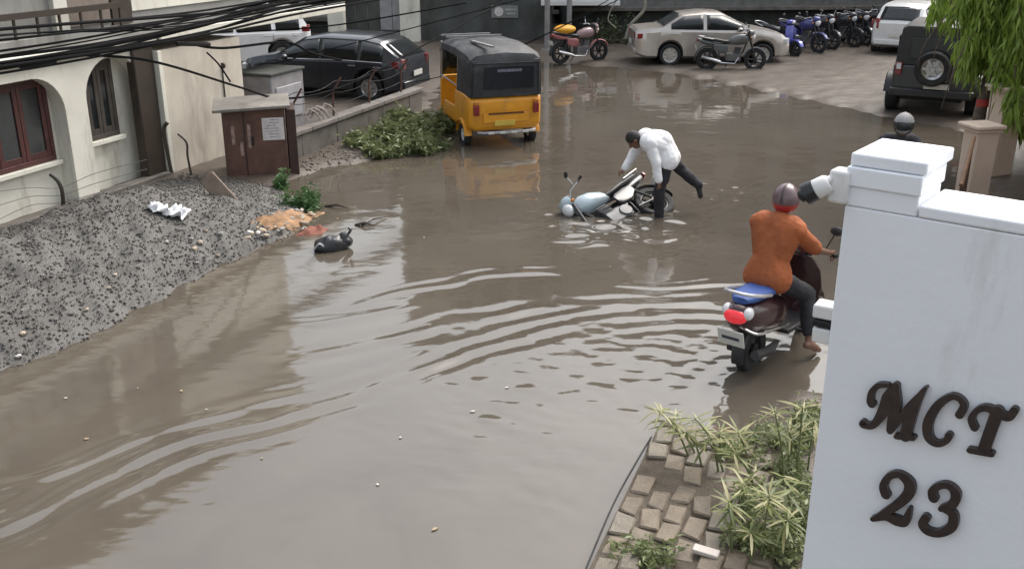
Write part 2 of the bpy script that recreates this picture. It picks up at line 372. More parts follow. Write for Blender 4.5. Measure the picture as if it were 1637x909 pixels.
mb = MB(); mb.lathe(P(14.5, FV + .11, 1.58), [(.001, .0), (.055, 0), (.055, .05), (.04, .06), (.001, .06)], 'Y', 14); mb.tube([P(14.5, FV + .115, 1.52), P(14.5, FV + .115, .9)], .012, 6); hb(mb, 'meter', BROWNP)
# carport canopy with white fascia
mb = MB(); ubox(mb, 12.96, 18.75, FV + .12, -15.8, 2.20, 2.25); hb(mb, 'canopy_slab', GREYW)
mb = MB(); ubox(mb, 12.96, 18.75, FV + .17, FV + .123, 2.15, 2.30); hb(mb, 'canopy_fascia', WHITEW, bevel=.01)
# upper storey
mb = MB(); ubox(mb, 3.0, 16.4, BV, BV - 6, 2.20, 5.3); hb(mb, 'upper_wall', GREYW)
mb = MB(); ubox(mb, 12.85, 16.42, BV + .03, BV - .02, 2.62, 5.2); hb(mb, 'upper_panel', WHITEW)
mb = MB(); ubox(mb, 12.4, 12.82, BV + .04, BV - .02, 2.45, 5.2); hb(mb, 'upper_door', BROWNP)
mb = MB(); ubox(mb, 11.5, 12.36, BV + .03, BV - .02, 2.5, 3.4); hb(mb, 'upper_shutter', M('taupe shutter', (.21, .175, .15), .6))
mb = MB(); ubox(mb, 11.22, 11.48, BV + .08, BV - .02, 2.26, 5.2); hb(mb, 'upper_column', WHITEW, bevel=.01)
mb = MB(); ubox(mb, 2.9, 16.5, BV + .5, BV - 6.2, 5.3, 5.45); hb(mb, 'roof_slab', WHITEW, bevel=.01)
for a in (4.2, 7.0, 9.2): 
    mb = MB(); ubox(mb, a, a + 1.3, BV + .03, BV - .02, 3.2, 4.5); hb(mb, 'upper_window', PANE)
# balcony rail (dark parapet strip)
mb = MB(); ubox(mb, 3.0, 12.3, FV + .02, FV - .08, 2.262, 2.46); hb(mb, 'balcony_parapet', GREYW, bevel=.01)
mb = MB(); ubox(mb, 3.0, 12.35, FV + .05, FV - .02, 2.72, 2.80)
for i in range(24): ubox(mb, 3.1 + i * .4, 3.13 + i * .4, FV + .02, FV - .01, 2.46, 2.72)
hb(mb, 'balcony_rail', BROWNP)

# white pillars / gate of the yard behind
mb = MB(); 
for nm, px0, px1, ytop, ybot, Y, mt, lab in [('gate_pillar', 528, 553, -60, 66, 33.5, WHITEW, 'white square pillar behind the white sport utility vehicle'), ('gate_pillar', 642, 673, -60, 66, 34.3, WHITEW, 'white square pillar at the end of the dark yard wall')]:
    a, b = AT(px0, ybot, Y), AT(px1, ybot, Y); wd = b.x - a.x
    t = thing(nm, lab, 'pillar', ((a.x + b.x) / 2, Y, 0))
    MB().box((0, 0, .9), (wd, wd, 2.0)).build('shaft', mt, t, .012); MB().box((0, 0, 1.95), (wd + .1, wd + .1, .1)).build('cap', mt, t, .012)
t = thing('yard_gate', 'grey sheet metal gate between the white yard pillars', 'gate', (-4.6, 34.2, 0))
for i in range(5): MB().box((-.82 + i * .41, 0, .95), (.395, .04, 1.7)).build('gate_panel', M('grey gate sheet', (.30, .30, .31), .5, var=.15) if i >= 3 else DARKW, t, .006)
MB().box((0, -.035, 1.5), (2.1, .03, .06)).build('gate_rail', DARKW, t); MB().box((0, -.035, .4), (2.1, .03, .06)).build('gate_rail', DARKW, t)

# ------------------------------------------------------------------ dark yard wall with a notice, steel posts, awning
t = thing('yard_wall', 'dark mildewed yard wall behind the auto rickshaw', 'wall', (-.9, 34.5, 0))
MB().box((0, 0, .9), (4.5, .22, 2.0)).build('wall_body', DARKW, t, .01); MB().box((0, 0, 1.93), (4.6, .32, .1)).build('coping', CONC, t, .01)
sg = thing('notice_board', 'small pale notice with round emblem on dark yard wall', 'notice', (-.24, 34.36, 1.0))
MB().box((0, 0, 0), (.90, .03, .40)).build('board', M('pale notice sheet', (.20, .21, .20), .6, var=.2, scale=8), sg)
MB().lathe((-.2, -.022, .0), [(.001, 0), (.15, 0), (.15, .006), (.001, .006)], 'Y', 20).build('emblem', PAPER, sg)
for i in range(2): MB().box((.2, -.019, .07 - i * .13), (.38 - .1 * i, .006, .05)).build('print_line', M('grey print', (.4, .4, .4), .7), sg)
for i, (px, lab) in enumerate([(874, 'grey steel post beside the dark yard wall'), (909, 'grey steel post carrying the pale awning')]):
    b = G(px, 84 - 6 * i); t = thing('steel_post', lab, 'post', (b.x, b.y, 0))
    MB().tube([(0, 0, -.1), (0, 0, 3.2)], .085, 12).build('tube', STEEL, t); MB().box((0, 0, .09), (.34, .34, .04)).build('base_plate', STEEL, t, .005)
t = thing('awning', 'pale sheet awning over the parked motorbike', 'awning', (2.2, 34.6, 1.35))
MB().box((.0, 0, 0), (2.5, 3.0, .05), rot=Matrix.Rotation(R(-4), 3, 'X')).build('sheet', M('pale awning sheet', (.62, .62, .66), .5, var=.08), t)
MB().box((0, -1.5, .02), (2.54, .04, .14)).build('fascia', WHITEP, t, .005)
for x in (-1.1, 1.1): MB().tube([(x, 1.3, -.08), (x, 1.3, -1.35)], .04, 8).build('leg', STEEL, t)

# ------------------------------------------------------------------ far buildings (lower part in view; their height shows in the water)
def building(name, label, cx, cy, wx_, wy_, h, mat, rz, rows, cols, base, basemat, z0=1.3, ww=1.1, wh=1.2, ledge=True, cat='building'):
    t = thing(name, label, cat, (cx, cy, 0), rz)
    MB().box((0, 0, h / 2 + base / 2), (wx_, wy_, h - base)).build('wall', mat, t)
    MB().box((0, 0, base / 2 - .05), (wx_ + .1, wy_ + .1, base + .1)).build('ground_floor', basemat, t)
    if ledge: MB().box((0, -wy_ / 2 - .2, base + .04), (wx_ + .4, .6, .12)).build('ledge', CONC, t, .01)
    MB().box((0, 0, h + .1), (wx_ + .5, wy_ + .5, .2)).build('roof_slab', CONC, t)
    for r_ in range(rows):
        z = z0 + r_ * 3.0
        for c_ in range(cols):
            x = -wx_ / 2 + wx_ * (c_ + .5) / cols
            o = MB().box((x, -wy_ / 2 - .01, z + wh / 2), (ww, .06, wh)).build('window', BROWNP, t)
            MB().box((x - ww * .25, -wy_ / 2 - .045, z + wh / 2), (ww * .44, .02, wh - .12)).build('pane', PANE, o); MB().box((x + ww * .25, -wy_ / 2 - .045, z + wh / 2), (ww * .44, .02, wh - .12)).build('pane', PANE, o)
    return t
building('apartment_block', 'dark grey apartment block behind the silver sedan', 7.6, 40.6, 11.4, 9, 10.9, M('slate plaster', (.15, .15, .145), .8, var=.2, dirt=(.08, .08, .075), streak=1), R(4), 4, 6, .95, M('parking shade wall', (.038, .042, .040), .8, var=.3, dirt=(.02, .021, .02), streak=1))  # near-black ground floor: parking shade under the block put into the wall colour
building('rear_house', 'low grey house behind the dark yard wall', -8.2, 40, 6.8, 6, 6.8, GREYW, 0, 2, 5, .5, DARKW, 1.0)
building('brick_house', 'reddish brown house behind the white hatchback', 17.0, 41.0, 6.6, 7, 9, M('reddish plaster', (.20, .11, .08), .8, var=.25, dirt=(.10, .06, .05), streak=1), R(-10), 3, 4, .6, M('red brown base', (.13, .075, .055), .8, var=.3), .9, .9, 1.2)
building('tall_flats', 'tall grey flats behind the low grey house and yard wall', -1.5, 43.2, 6.2, 7, 12.4, M('warm grey plaster', (.25, .225, .19), .8, var=.2, dirt=(.13, .12, .10), streak=1), 0, 4, 4, .5, DARKW, 1.2)
building('left_block', 'plain grey block standing beyond the carport', -17, 36, 9, 9, 8, GREYW, R(-10), 2, 3, .5, DARKW, 1.0)
# slim concrete column and pale clutter near the reddish house
for px0, px1, lab, mt in [(1418, 1434, 'pale concrete post in front of the reddish house', CONC), (1480, 1500, 'peach post beside the reddish house', PEACH)]:
    a = AT(px0, 40, 35.2); b = AT(px1, 40, 35.2); t = thing('gate_post', lab, 'post', ((a.x + b.x) / 2, 35.2, 0))
    MB().box((0, 0, .95), (b.x - a.x, .3, 2.0)).build('shaft', mt, t, .01); MB().box((0, 0, 1.98), (b.x - a.x + .1, .4, .08)).build('cap', mt, t, .01)
t = thing('house_gate', 'brown iron gate in front of the reddish house', 'gate', (14.15, 35.3, 0), R(-3))
for i in range(9): MB().box((-.6 + i * .15, 0, .8), (.05, .03, 1.5)).build('bar', BROWNP, t)
MB().box((0, -.03, 1.4), (1.35, .03, .07)).build('rail', BROWNP, t); MB().box((0, -.03, .3), (1.35, .03, .07)).build('rail', BROWNP, t)

# ------------------------------------------------------------------ low compound wall, rusty cabinet
WU0, WU1, WV = 14.15, 19.6, -9.5
t = thing('compound_wall', 'low stained concrete compound wall beside the weeds', 'wall', P((WU0 + WU1) / 2, WV, 0), ST_ANG)
L = WU1 - WU0
nseg = 9
for i in range(nseg):       # uneven plastered bays
    a = -L / 2 + i * L / nseg; MB().box((a + L / nseg / 2, random.uniform(-.008, .008), .14), (L / nseg - .006, .17, .62)).build('wall_bay', CONC, t, .008)
for i in range(6):
    a = -L / 2 + i * L / 6; MB().box((a + L / 12, 0, .49), (L / 6 - .012, .26, .075), rot=Matrix.Rotation(random.uniform(-.008, .008), 3, 'Y')).build('coping_slab', M('weathered coping', (.19, .172, .158), .8, var=.2, scale=5, bump=.3, dirt=(.13, .12, .10), dscale=2.5), t, .01)
# wire fence on top of it
t = thing('wire_fence', 'sagging barbed wire fence with bent angle iron posts', 'fence', P(14.6, WV, .5), ST_ANG)
for i, x in enumerate((.15, 1.5, 2.9, 4.3)):
    MB().tube([(x, .05, .0), (x + .02, .05, .45), (x + .12, -.08, .72)], .02, 6).build('post', RUST, t)
for z, sg_ in ((.25, .05), (.45, .06), (.68, .1)):
    pts = []
    for i in range(33):
        x = -.4 + 5 * i / 32; f = ((x - .15) / 1.4) % 1; pts.append((x, .05 - (.06 if z > .6 else 0), z - sg_ * 4 * f * (1 - f)))
    MB().tube(pts, .007, 5).build('wire', BLACK, t)
for i in range(5):
    x = random.uniform(.3, 1.1); MB().tube([(x, .1, .1), (x + .15, .05, .3), (x + .32, .02, .22), (x + .5, .0, .04)], [.012, .02, .02, .012], 6).build('rag_strip', M('pale rag', (.36, .32, .30), .9), t)
t = thing('storage_bin', 'grey panelled bin standing at the end of the cream wall', 'bin', P(16.2, -10.95, 0), ST_ANG)
MB().box((0, 0, .62), (1.1, .8, 1.25)).build('body', M('grey bin sheet', (.30, .29, .30), .55, var=.15, dirt=(.17, .16, .16), dscale=2), t, .03)
MB().box((0, 0, 1.27), (1.16, .86, .05)).build('lid', DARKW, t, .01); MB().box((0, -.41, .72), (.85, .03, .6)).build('front_panel', M('pale panel', (.42, .41, .43), .5, var=.1), t, .01)

bx = thing('steel_cabinet', 'rusty dark red steel cabinet with a pasted poster and flat lid', 'cabinet', (-4.2, 16.12, 0), R(14))
MB().box((0, 0, .55), (.98, .72, 1.16)).build('body', RUST, bx, .012)
MB().box((.49 + .09, .0, .53), (.15, .62, 1.12)).build('side_post', M('dark rust', (.05, .027, .022), .7, var=.3), bx, .012)
MB().box((-.02, -.02, 1.17), (1.20, .92, .045), rot=Matrix.Rotation(R(3), 3, 'X') @ Matrix.Rotation(R(-2), 3, 'Y')).build('lid', M('weathered grey lid', (.22, .205, .185), .7, var=.2, scale=4, dirt=(.12, .1, .085), dscale=3), bx, .008)
for x in (-.16,): MB().box((x, -.368, .55), (.012, .012, 1.08)).build('door_gap', BLACK, bx)
ps = MB().box((.29, -.366, .80), (.34, .006, .36)).build('poster', PAPER, bx)
for i in range(7): MB().box((.28 + random.uniform(-.03, .03), -.370, .945 - i * .045), (random.uniform(.12, .24), .003, .016)).build('print_line', M('faded print', (.36, .32, .36), .8, var=.5, scale=40), ps)
for x, z, h in ((-.34, .72, .3), (-.09, .70, .38), (-.22, .5, .22)): MB().box((x, -.364, z), (.05, .004, h)).build('torn_paper', M('torn paper', (.30, .21, .18), .9, var=.4, scale=18), bx)
MB().box((-.04, -.372, .62), (.03, .03, .14)).build('handle', BLACK, bx, .005)
# leaning slab below the cabinet, bent pipes, plastic sheet
tag(MB().box((0, 0, 0), (.24, .08, .85)).build('stone_slab', M('buff stone', (.19, .145, .115), .8, var=.25, bump=.3), None, .015, loc=G(362, 318, .20)), 'buff stone slab leaning under the rusty cabinet', 'slab').rotation_euler = (R(-25), R(-38), R(20))
for k, (pl, lab, rr) in enumerate([([(268, 245), (262, 208), (268, 196)], 'short bent rusty pipe in front of the cream wall', .03), ([(300, 250), (298, 228), (284, 214)], 'thin crooked steel rod in front of the cream wall', .018)]):
    Y0 = 15.4
    tag(MB().tube(catmull([AT(a, b, Y0) for a, b in [(pl[0][0] + 6, pl[0][1] + 30)] + pl], 6), rr, 8).build('bent_pipe', BROWNP), lab, 'pipe')
q = AT(100, 342, 12.9)
tag(MB().tube(catmull([AT(102, 350, 12.9), AT(100, 310, 12.9), AT(93, 290, 12.9), AT(80, 278, 12.9)], 6), .028, 8).build('bent_post', BROWNP), 'dark bent fence post standing in front of white verandah', 'post')
for i in range(3):
    a = [(0, 306 + i * 22), (50, 300 + i * 14), (98, 300 + i * 12), (150, 278 + i * 16), (235, 255 + i * 15)]
    tag(MB().tube(catmull([AT(x, y, 12.9) for x, y in a], 6), .004, 5).build('fence_wire', STEEL), 'thin slack fence wire in front of white verandah', 'wire', 'slack wires in front of the verandah')

# ------------------------------------------------------------------ gravel heap
def heap_h(U, V):
    prof = smooth01((U - 1.0) / 4) * smooth01((13.2 - U) / 3.6)
    vv = (V + 9.25) / np.where(V > -9.25, 2.05, 1.55)
    b = np.clip(1 - np.abs(vv), 0, 1)
    h = .56 * prof * (b ** 1.05)
    X = U; Y = V
    h = h * (1 + .10 * wavenoise(X, Y, 1.1, 12, 50)) + .03 * prof * b ** .4 * wavenoise(X, Y, .35, 14, 51)
    return h
hu = np.arange(.5, 13.6, .05); hv = np.arange(-10.8, -7.0, .05)
HU, HV = np.meshgrid(hu, hv); hx = HU * DX + HV * DY; hy = HU * DY - HV * DX
hz = ground_z(hx, hy) + heap_h(HU, HV) - .012
gvm = M('wet gravel', (.125, .119, .111), .75, var=.22, scale=45, bump=.8, bscale=70, dirt=(.085, .08, .074), dscale=1.1, dlev=.48)
heap = raw('gravel_heap', np.stack([hx, hy, hz], -1).reshape(-1, 3), gridfaces(len(hu), len(hv)), gvm)
tag(heap, 'dark grey heap of gravel dumped against white house', 'gravel', kind='stuff')
def pebbles(name, n, sampler, smin, smax, mat, parent, seed):
    g = np.random.default_rng(seed)
    base = np.array([(0, 0, 1), (.94, 0, .2), (.1, .98, .15), (-.95, .1, .25), (-.1, -.95, .2), (.1, .05, -.9)]); fc = np.array([(0, 1, 2), (0, 2, 3), (0, 3, 4), (0, 4, 1), (5, 2, 1), (5, 3, 2), (5, 4, 3), (5, 1, 4)])
    c = sampler(g, n); s = smin + (smax - smin) * g.random(n) ** 2.5; a = g.random(n) * 6.28
    jit = 1 + .35 * (g.random((n, 6, 3)) - .5); v = base[None] * jit * s[:, None, None] * np.array([1, .8, .62])
    co, si = np.cos(a)[:, None], np.sin(a)[:, None]; v = np.stack([v[..., 0] * co - v[..., 1] * si, v[..., 0] * si + v[..., 1] * co, v[..., 2]], -1) + c[:, None, :]
    return raw(name, v.reshape(-1, 3), (fc[None] + 6 * np.arange(n)[:, None, None]).reshape(-1, 3), mat, parent, smooth=False)
def heap_s(u0, u1, v0, v1):
    def f(g, n):
        U = g.uniform(u0, u1, n); V = g.uniform(v0, v1, n); x = U * DX + V * DY; y = U * DY - V * DX
        return np.stack([x, y, ground_z(x, y) + heap_h(U, V)], -1)
    return f
o = pebbles('gravel', 22000, heap_s(4.2, 13.0, -10.6, -7.2), .006, .026, gvm, heap, 1); o['kind'] = 'stuff'
o = pebbles('light_gravel', 700, heap_s(4.5, 12.8, -9.6, -7.1), .006, .024, M('pale stones', (.27, .245, .22), .75, var=.35, scale=30), heap, 2); o['kind'] = 'stuff'
# rubble at the waterline, orange building sand spill
sandm = M('orange sand', (.27, .155, .08), .85, var=.55, scale=7, bump=.5, dirt=(.24, .18, .13), dscale=6)
def patch(name, cx, cy, rx, ry, h, mat, rz=0, seed=60):
    n = 40; a = np.linspace(-1, 1, n); A, B = np.meshgrid(a, a); X = cx + (A * rx * math.cos(rz) - B * ry * math.sin(rz)); Y = cy + (A * rx * math.sin(rz) + B * ry * math.cos(rz))
    r2 = np.sqrt(A * A + B * B) + .12 * wavenoise(A, B, .7, 10, seed); k = smooth01(1.0 - r2)
    z = np.maximum(ground_z(X, Y), -.02) + h * k - .03 * (1 - np.clip(k * 4, 0, 1)) + .03 * k * wavenoise(X, Y, .16, 14, seed + 1)
    return raw(name, np.stack([X, Y, z], -1).reshape(-1, 3), gridfaces(n, n), mat)
c = G(445, 362); tag(patch('sand_spill', c.x - .05, c.y - .05, 1.2, .40, .12, sandm, R(58)), 'orange building sand spilled at the end of gravel heap', 'sand', kind='stuff')
c = G(505, 372); tag(patch('brick_dust', c.x - .05, c.y + .05, .34, .2, .10, M('red brick dust', (.22, .085, .06), .9, var=.3, scale=12, bump=.5), R(40), 66), 'red brick dust by the orange sand at the waterline', 'sand', kind='stuff')
stone_m = [M('rubble buff', (.40, .33, .25), .8, var=.25, scale=14, bump=.3), M('rubble grey', (.30, .29, .28), .8, var=.25, scale=14, bump=.3), M('rubble white', (.58, .55, .52), .8, var=.15, scale=14)]
def stone(s, seed):
    g = random.Random(seed); bm = bmesh.new(); bmesh.ops.create_icosphere(bm, subdivisions=1, radius=1)
    for v_ in bm.verts: v_.co = Vector((v_.co.x * 1.0, v_.co.y * .8, v_.co.z * .6)) * g.uniform(.78, 1.15)
    me = bpy.data.meshes.new('stone'); bm.to_mesh(me); bm.free(); return me
SMESH = [stone(1, k) for k in range(9)]
for k in range(9): SMESH[k].materials.append(stone_m[[0, 0, 1, 0, 1, 2, 0, 1, 0][k]])
def put_stone(p_, s, lab, grp, k=None):
    o = bpy.data.objects.new('stone', SMESH[random.randrange(9) if k is None else k]); COL.objects.link(o); o.location = p_; o.scale = (s, s, s); o.rotation_euler = (random.uniform(-.3, .3), random.uniform(-.3, .3), random.uniform(0, 6.28))
    return tag(o, lab, 'stone', grp)
for i in range(60):
    t_ = i / 59; x, y = 372 + 125 * t_ + random.uniform(-12, 12), 392 - 38 * t_ + random.uniform(-16, 10); q = G(x, y); s = random.uniform(.025, .06)
    q.z = max(gz1(q.x, q.y), -.02) + .05 + s * .2; put_stone(q, s, 'buff rubble stone on the orange sand spill', 'rubble stones on the sand spill')
for i in range(18):
    U = random.uniform(6, 11.4); V = random.uniform(-8.1, -7.25); q = P(U, V); s = random.uniform(.025, .055)
    q.z = gz1(q.x, q.y) + float(heap_h(np.array([U]), np.array([V]))[0]) + s * .2; put_stone(q, s, 'loose pale stone at the foot of gravel heap along the waterline', 'stones at the foot of the gravel heap')
for px, py, s in [(348, 352, .09), (330, 345, .06), (318, 338, .05)]:
    q = G(px, py); put_stone(Vector((q.x, q.y, gz1(q.x, q.y) + .12)), s, 'white lump of rubble below the rusty cabinet', 'white lumps below the cabinet', 5)
def strip_s(g, n):
    U = g.uniform(13.6, 19.2, n); V = g.uniform(-9.4, -8.2, n) + .25 * (U - 13.6) * g.random(n) * .6; x = U * DX + V * DY; y = U * DY - V * DX
    z = ground_z(x, y); return np.stack([x, y, np.maximum(z, -.03)], -1)
o = pebbles('rubble_litter', 1500, strip_s, .008, .05, M('dirty rubble', (.13, .11, .095), .85, var=.5, scale=18), None, 9); tag(o, 'dirty crumbled rubble scattered along the low compound wall', 'rubble', kind='stuff')
# crumpled plastic sheet
n = 26; A, B = np.meshgrid(np.linspace(-1, 1, n), np.linspace(-1, 1, n)); c = G(280, 338, .35)
k = wavenoise(A, B, .55, 14, 77); X = c.x + A * .23 + .03 * k; Y = c.y + B * .14 - .2 + .03 * wavenoise(A, B, .6, 12, 78)
U = X * DX + Y * DY; V = X * DY - Y * DX
o = raw('plastic_sheet', np.stack([X, Y, ground_z(X, Y) + heap_h(U, V) + .06 + .045 * k], -1).reshape(-1, 3), gridfaces(n, n), M('white plastic film', (.75, .76, .78), .35, var=.05)); sm = o.modifiers.new('s', 'SOLIDIFY'); sm.thickness = .004
tag(o, 'crumpled white plastic sheet lying on gravel heap', 'plastic sheet')

# ------------------------------------------------------------------ overhead cables
CABM = M('cable sheath', (.008, .008, .009), .8, var=.1, spec=.12)
def cable(pts, r, lab, grp=None, k=10, seg=6): return tag(MB().tube(catmull(pts, k), r, seg).build('overhead_cable', CABM), lab, 'cable', grp)
for i in range(19):
    z0 = 2.52 + random.uniform(-.22, .32); z1 = 2.52 + random.uniform(-.05, .24); v0 = -9.5 + random.uniform(-.25, .25); sg_ = random.uniform(.0, .14)
    cable([P(3, v0, z0 + .15), P(8.7, v0, z0), P(12, v0, (z0 + z1) / 2 - sg_), P(15, v0, z1), P(21, v0, z1 + .04), P(30, v0 + .3, z1 + .2)], random.uniform(.009, .022), 'black overhead cable in the thick bundle past the white house', 'bundle of overhead cables')
tag(MB().capsule(P(9.0, -9.45, 2.38), P(9.5, -9.45, 2.36), .05, .035).build('cable_joint', BLACK), 'black taped cable joint hanging in the bundle', 'cable joint')
tag(MB().capsule(P(11.8, -9.45, 2.31), P(12.5, -9.45, 2.22), .035, .03).build('cable_joint', BLACK), 'long black cable splice hanging before the drain shaft', 'cable joint')
cable([P(9.6, -9.5, 2.42), P(11.2, -9.5, 2.15), P(13.17, -9.5, 1.50), P(14.2, -9.5, 1.16), P(15.4, -9.5, 1.02), P(17, -9.5, 1.05), P(19.3, -9.4, 1.35), P(24, -8.8, 2.2)], .018, 'loose black cable dropping across cream wall to the cabinet')
cable([P(12.1, -9.5, 2.28), P(12.9, -9.5, 2.12), P(14.6, -9.5, 2.02), P(15.4, -9.5, 1.75), P(16.4, -9.5, 1.5)], .02, 'black cable looping down past the white vehicle')
cable([P(12.5, -9.5, 2.1), P(12.75, -9.5, 1.9), P(13.0, -9.5, 1.6)], .014, 'short stub of cable tied to the loose dropping cable')
for i, (a, b, c_, Y) in enumerate([((380, 52), (540, 40), (745, 5), 20), ((375, 118), (640, 50), (860, -8), 20), ((640, 135), (760, 105), (1010, -10), 22), ((740, 110), (860, 62), (1000, -15), 24)]):
    cable([AT(*a, Y), AT(*b, Y), AT(*c_, Y)], .010 if i else .014, ['service cable from the bundle to the steel post', 'thin wire strung above the dark vehicle', 'thin wire strung over the rickshaw roof', 'thin wire crossing behind the rickshaw roof'][i])
# ------------------------------------------------------------------ white sign wall "MCT 23" with its pillar
SA = R(38); SD = Vector((math.cos(SA), -math.sin(SA), 0)); SN = Vector((-math.sin(SA), -math.cos(SA), 0)); S0 = Vector((1.247, 3.6, 0))
SROT = Matrix((SD, -SN, Vector((0, 0, 1)))).transposed()       # local x along the wall, y into it
def onwall(px, py, off=0.0):
    r = ray(px, py); o = Vector((0, 0, CAM_H)); t = ((S0 + SN * off - o).dot(SN)) / r.dot(SN); q = o + r * t - S0
    return (q.dot(SD), q.z)
PAINT = M('bright white wall paint', (.84, .86, .90), .55, var=.03, scale=1.5, bump=.10, bscale=25, dirt=(.66, .66, .65), streak=1, dscale=5, dlev=.58)
wall = thing('sign_wall', 'white painted gate wall and capped pillar carrying dark house letters', 'wall', S0, 0, None, SROT.to_euler())
MB().span((0, 0, 2.985), (.262, .27, 3.06)).build('pillar_shaft', PAINT, wall, .006)
MB().span((0, .0, -.1), (.885, .25, 2.983)).build('wall_panel', PAINT, wall, .006)
MB().span((-.006, -.012, 3.062), (.268, .285, 3.135)).build('cap_band', PAINT, wall, .006)
MB().span((.0, .0, 3.137), (.275, .33, 3.185)).build('cap_slab', PAINT, wall, .008)
MB().span((.266, -.004, 2.986), (.90, .30, 3.03)).build('coping', PAINT, wall, .008)
# house letters, each of brush strokes with its own thickness
LET = M('dark bronze letter', (.035, .024, .021), .35, var=.3, scale=30)
def zpx(x, y): return (1240 + x / 2.604, 560 + y / 2.604)
def letter(name, label, strokes):
    pts = [onwall(*zpx(x, y)) for st in strokes for x, y, w_ in st]; cx = sum(p_[0] for p_ in pts) / len(pts); cz = min(p_[1] for p_ in pts)
    t = thing(name, label, 'letter', S0 + SD * cx + Vector((0, 0, cz)), 0, None, SROT.to_euler())
    for i, st in enumerate(strokes):
        q = [onwall(*zpx(x, y)) for x, y, w_ in st]; c3 = catmull([(a - cx, b - cz, 0) for a, b in q], 6)
        ws = np.interp(np.linspace(0, len(st) - 1, len(c3)), range(len(st)), [s[2] / 2.604 / 425 / 2 for s in st])
        L_, R_ = [], []
        for j, p_ in enumerate(c3):
            tn = (c3[min(j + 1, len(c3) - 1)] - c3[max(j - 1, 0)]).normalized(); nn = Vector((-tn.y, tn.x, 0))
            L_.append(p_ + nn * ws[j]); R_.append(p_ - nn * ws[j])
        mb = MB(); y0, y1 = -.026 - .0012 * i, .001 + .0011 * i + .032 * 0
        secs = [[(l_.x, y0, l_.y), (r_.x, y0, r_.y), (r_.x, y1, r_.y), (l_.x, y1, l_.y)] for l_, r_ in zip(L_, R_)]
        mb.loft(secs)
        for e in (0, -1): mb.lathe((c3[e].x, (y0 + y1) / 2, c3[e].y), [(ws[e] * .995, (y0 - y1) / 2 + .0005), (ws[e] * .995, (y1 - y0) / 2 - .0005)], 'Y', 14)
        mb.build('stroke', LET, t, 0, 30)
    return t
letter('house_letter', 'dark bronze italic letter M on white sign wall', [
    [(475, 136, 18), (435, 138, 24), (408, 165, 26), (402, 200, 30), (408, 214, 34)],
    [(508, 138, 30), (478, 185, 52), (455, 245, 46), (415, 300, 30), (375, 300, 30), (372, 292, 30)],
    [(505, 140, 30), (505, 220, 50), (482, 322, 24)],
    [(634, 146, 12), (565, 225, 34), (485, 325, 26)],
    [(626, 152, 18), (580, 235, 44), (548, 345, 48)],
    [(512, 346, 22), (582, 353, 22)]])
letter('house_letter', 'dark bronze italic letter C on white sign wall', [
    [(772, 258, 34), (790, 222, 30), (772, 192, 24), (735, 184, 26), (680, 222, 36), (642, 290, 40), (644, 350, 38), (678, 378, 28), (716, 366, 26), (728, 345, 32)]])
letter('house_letter', 'dark bronze italic letter T on white sign wall', [
    [(834, 312, 30), (822, 275, 28), (846, 240, 24), (885, 230, 28), (935, 252, 36), (975, 268, 32), (1000, 240, 32)],
    [(930, 245, 48), (902, 320, 46), (872, 405, 46)], [(815, 404, 24), (906, 420, 24)]])
letter('house_digit', 'dark bronze digit 2 below the letters on white sign wall', [
    [(466, 590, 40), (456, 555, 34), (478, 516, 30), (520, 506, 30), (562, 540, 46), (560, 585, 48), (515, 630, 40), (460, 665, 32), (412, 692, 14)],
    [(412, 690, 22), (465, 680, 34), (510, 696, 46), (545, 700, 40), (566, 648, 18)]])
letter('house_digit', 'dark bronze digit 3 beside the digit 2 on white sign wall', [
    [(664, 604, 40), (660, 574, 34), (690, 552, 28), (728, 553, 30), (756, 585, 40), (744, 628, 38), (695, 648, 24)],
    [(700, 645, 24), (744, 670, 38), (740, 720, 42), (690, 748, 34), (640, 740, 34), (618, 712, 34), (632, 686, 38)]])
# CCTV camera and lamp box on the pillar's flank
def wl(x, y, z): return S0 + SD * x - SN * y + Vector((0, 0, z))
cc = thing('security_camera', 'white bullet security camera bracketed to the pillar top', 'camera', wl(-.0, .10, 3.06))
iv = lambda p_: Vector(p_) - cc.location
bx_ = MB(); bx_.box(iv(AT(1345, 296, 3.62)), (.075, .085, .125), -SA); bx_.build('junction_box', WHITEP, cc, .012)
a_, b_ = iv(AT(1337, 285, 3.62)), iv(AT(1318, 292, 3.60)); MB().tube([a_, (a_ + b_) / 2 + Vector((0, 0, .008)), b_], .014, 10).build('arm', WHITEP, cc)
e0, e1 = iv(AT(1326, 292, 3.60)), iv(AT(1299, 305, 3.62)); d_ = (e1 - e0).normalized()
MB().tube([e0, e0 + d_ * .012, e1 - d_ * .015, e1 - d_ * .005], [.03, .037, .038, .036], 18).build('body', WHITEP, cc)
MB().tube([e1 - d_ * .012, e1 + d_ * .03], [.040, .044], 18).build('sun_shield', M('black shield', (.02, .02, .022), .3), cc); MB().ell(e1 + d_ * .032, (.028, .028, .028)).build('lens', PANE, cc)
lb = thing('wall_lamp', 'white box lamp with dark middle band on the pillar flank', 'lamp', wl(0, .08, 2.45))
iv = lambda p_: Vector(p_) - lb.location
for nm, y0, y1, mt, dx in [('upper_housing', 484, 506, WHITEP, 0), ('dark_band', 507, 519, BLACK, 2), ('lower_housing', 520, 545, WHITEP, 3)]:
    a_ = AT(1323 - dx * .5, (y0 + y1) / 2, 3.66); MB().box(iv(a_), (.095, .09, (y1 - y0) / 395), -SA + R(6)).build(nm, mt, lb, .008)

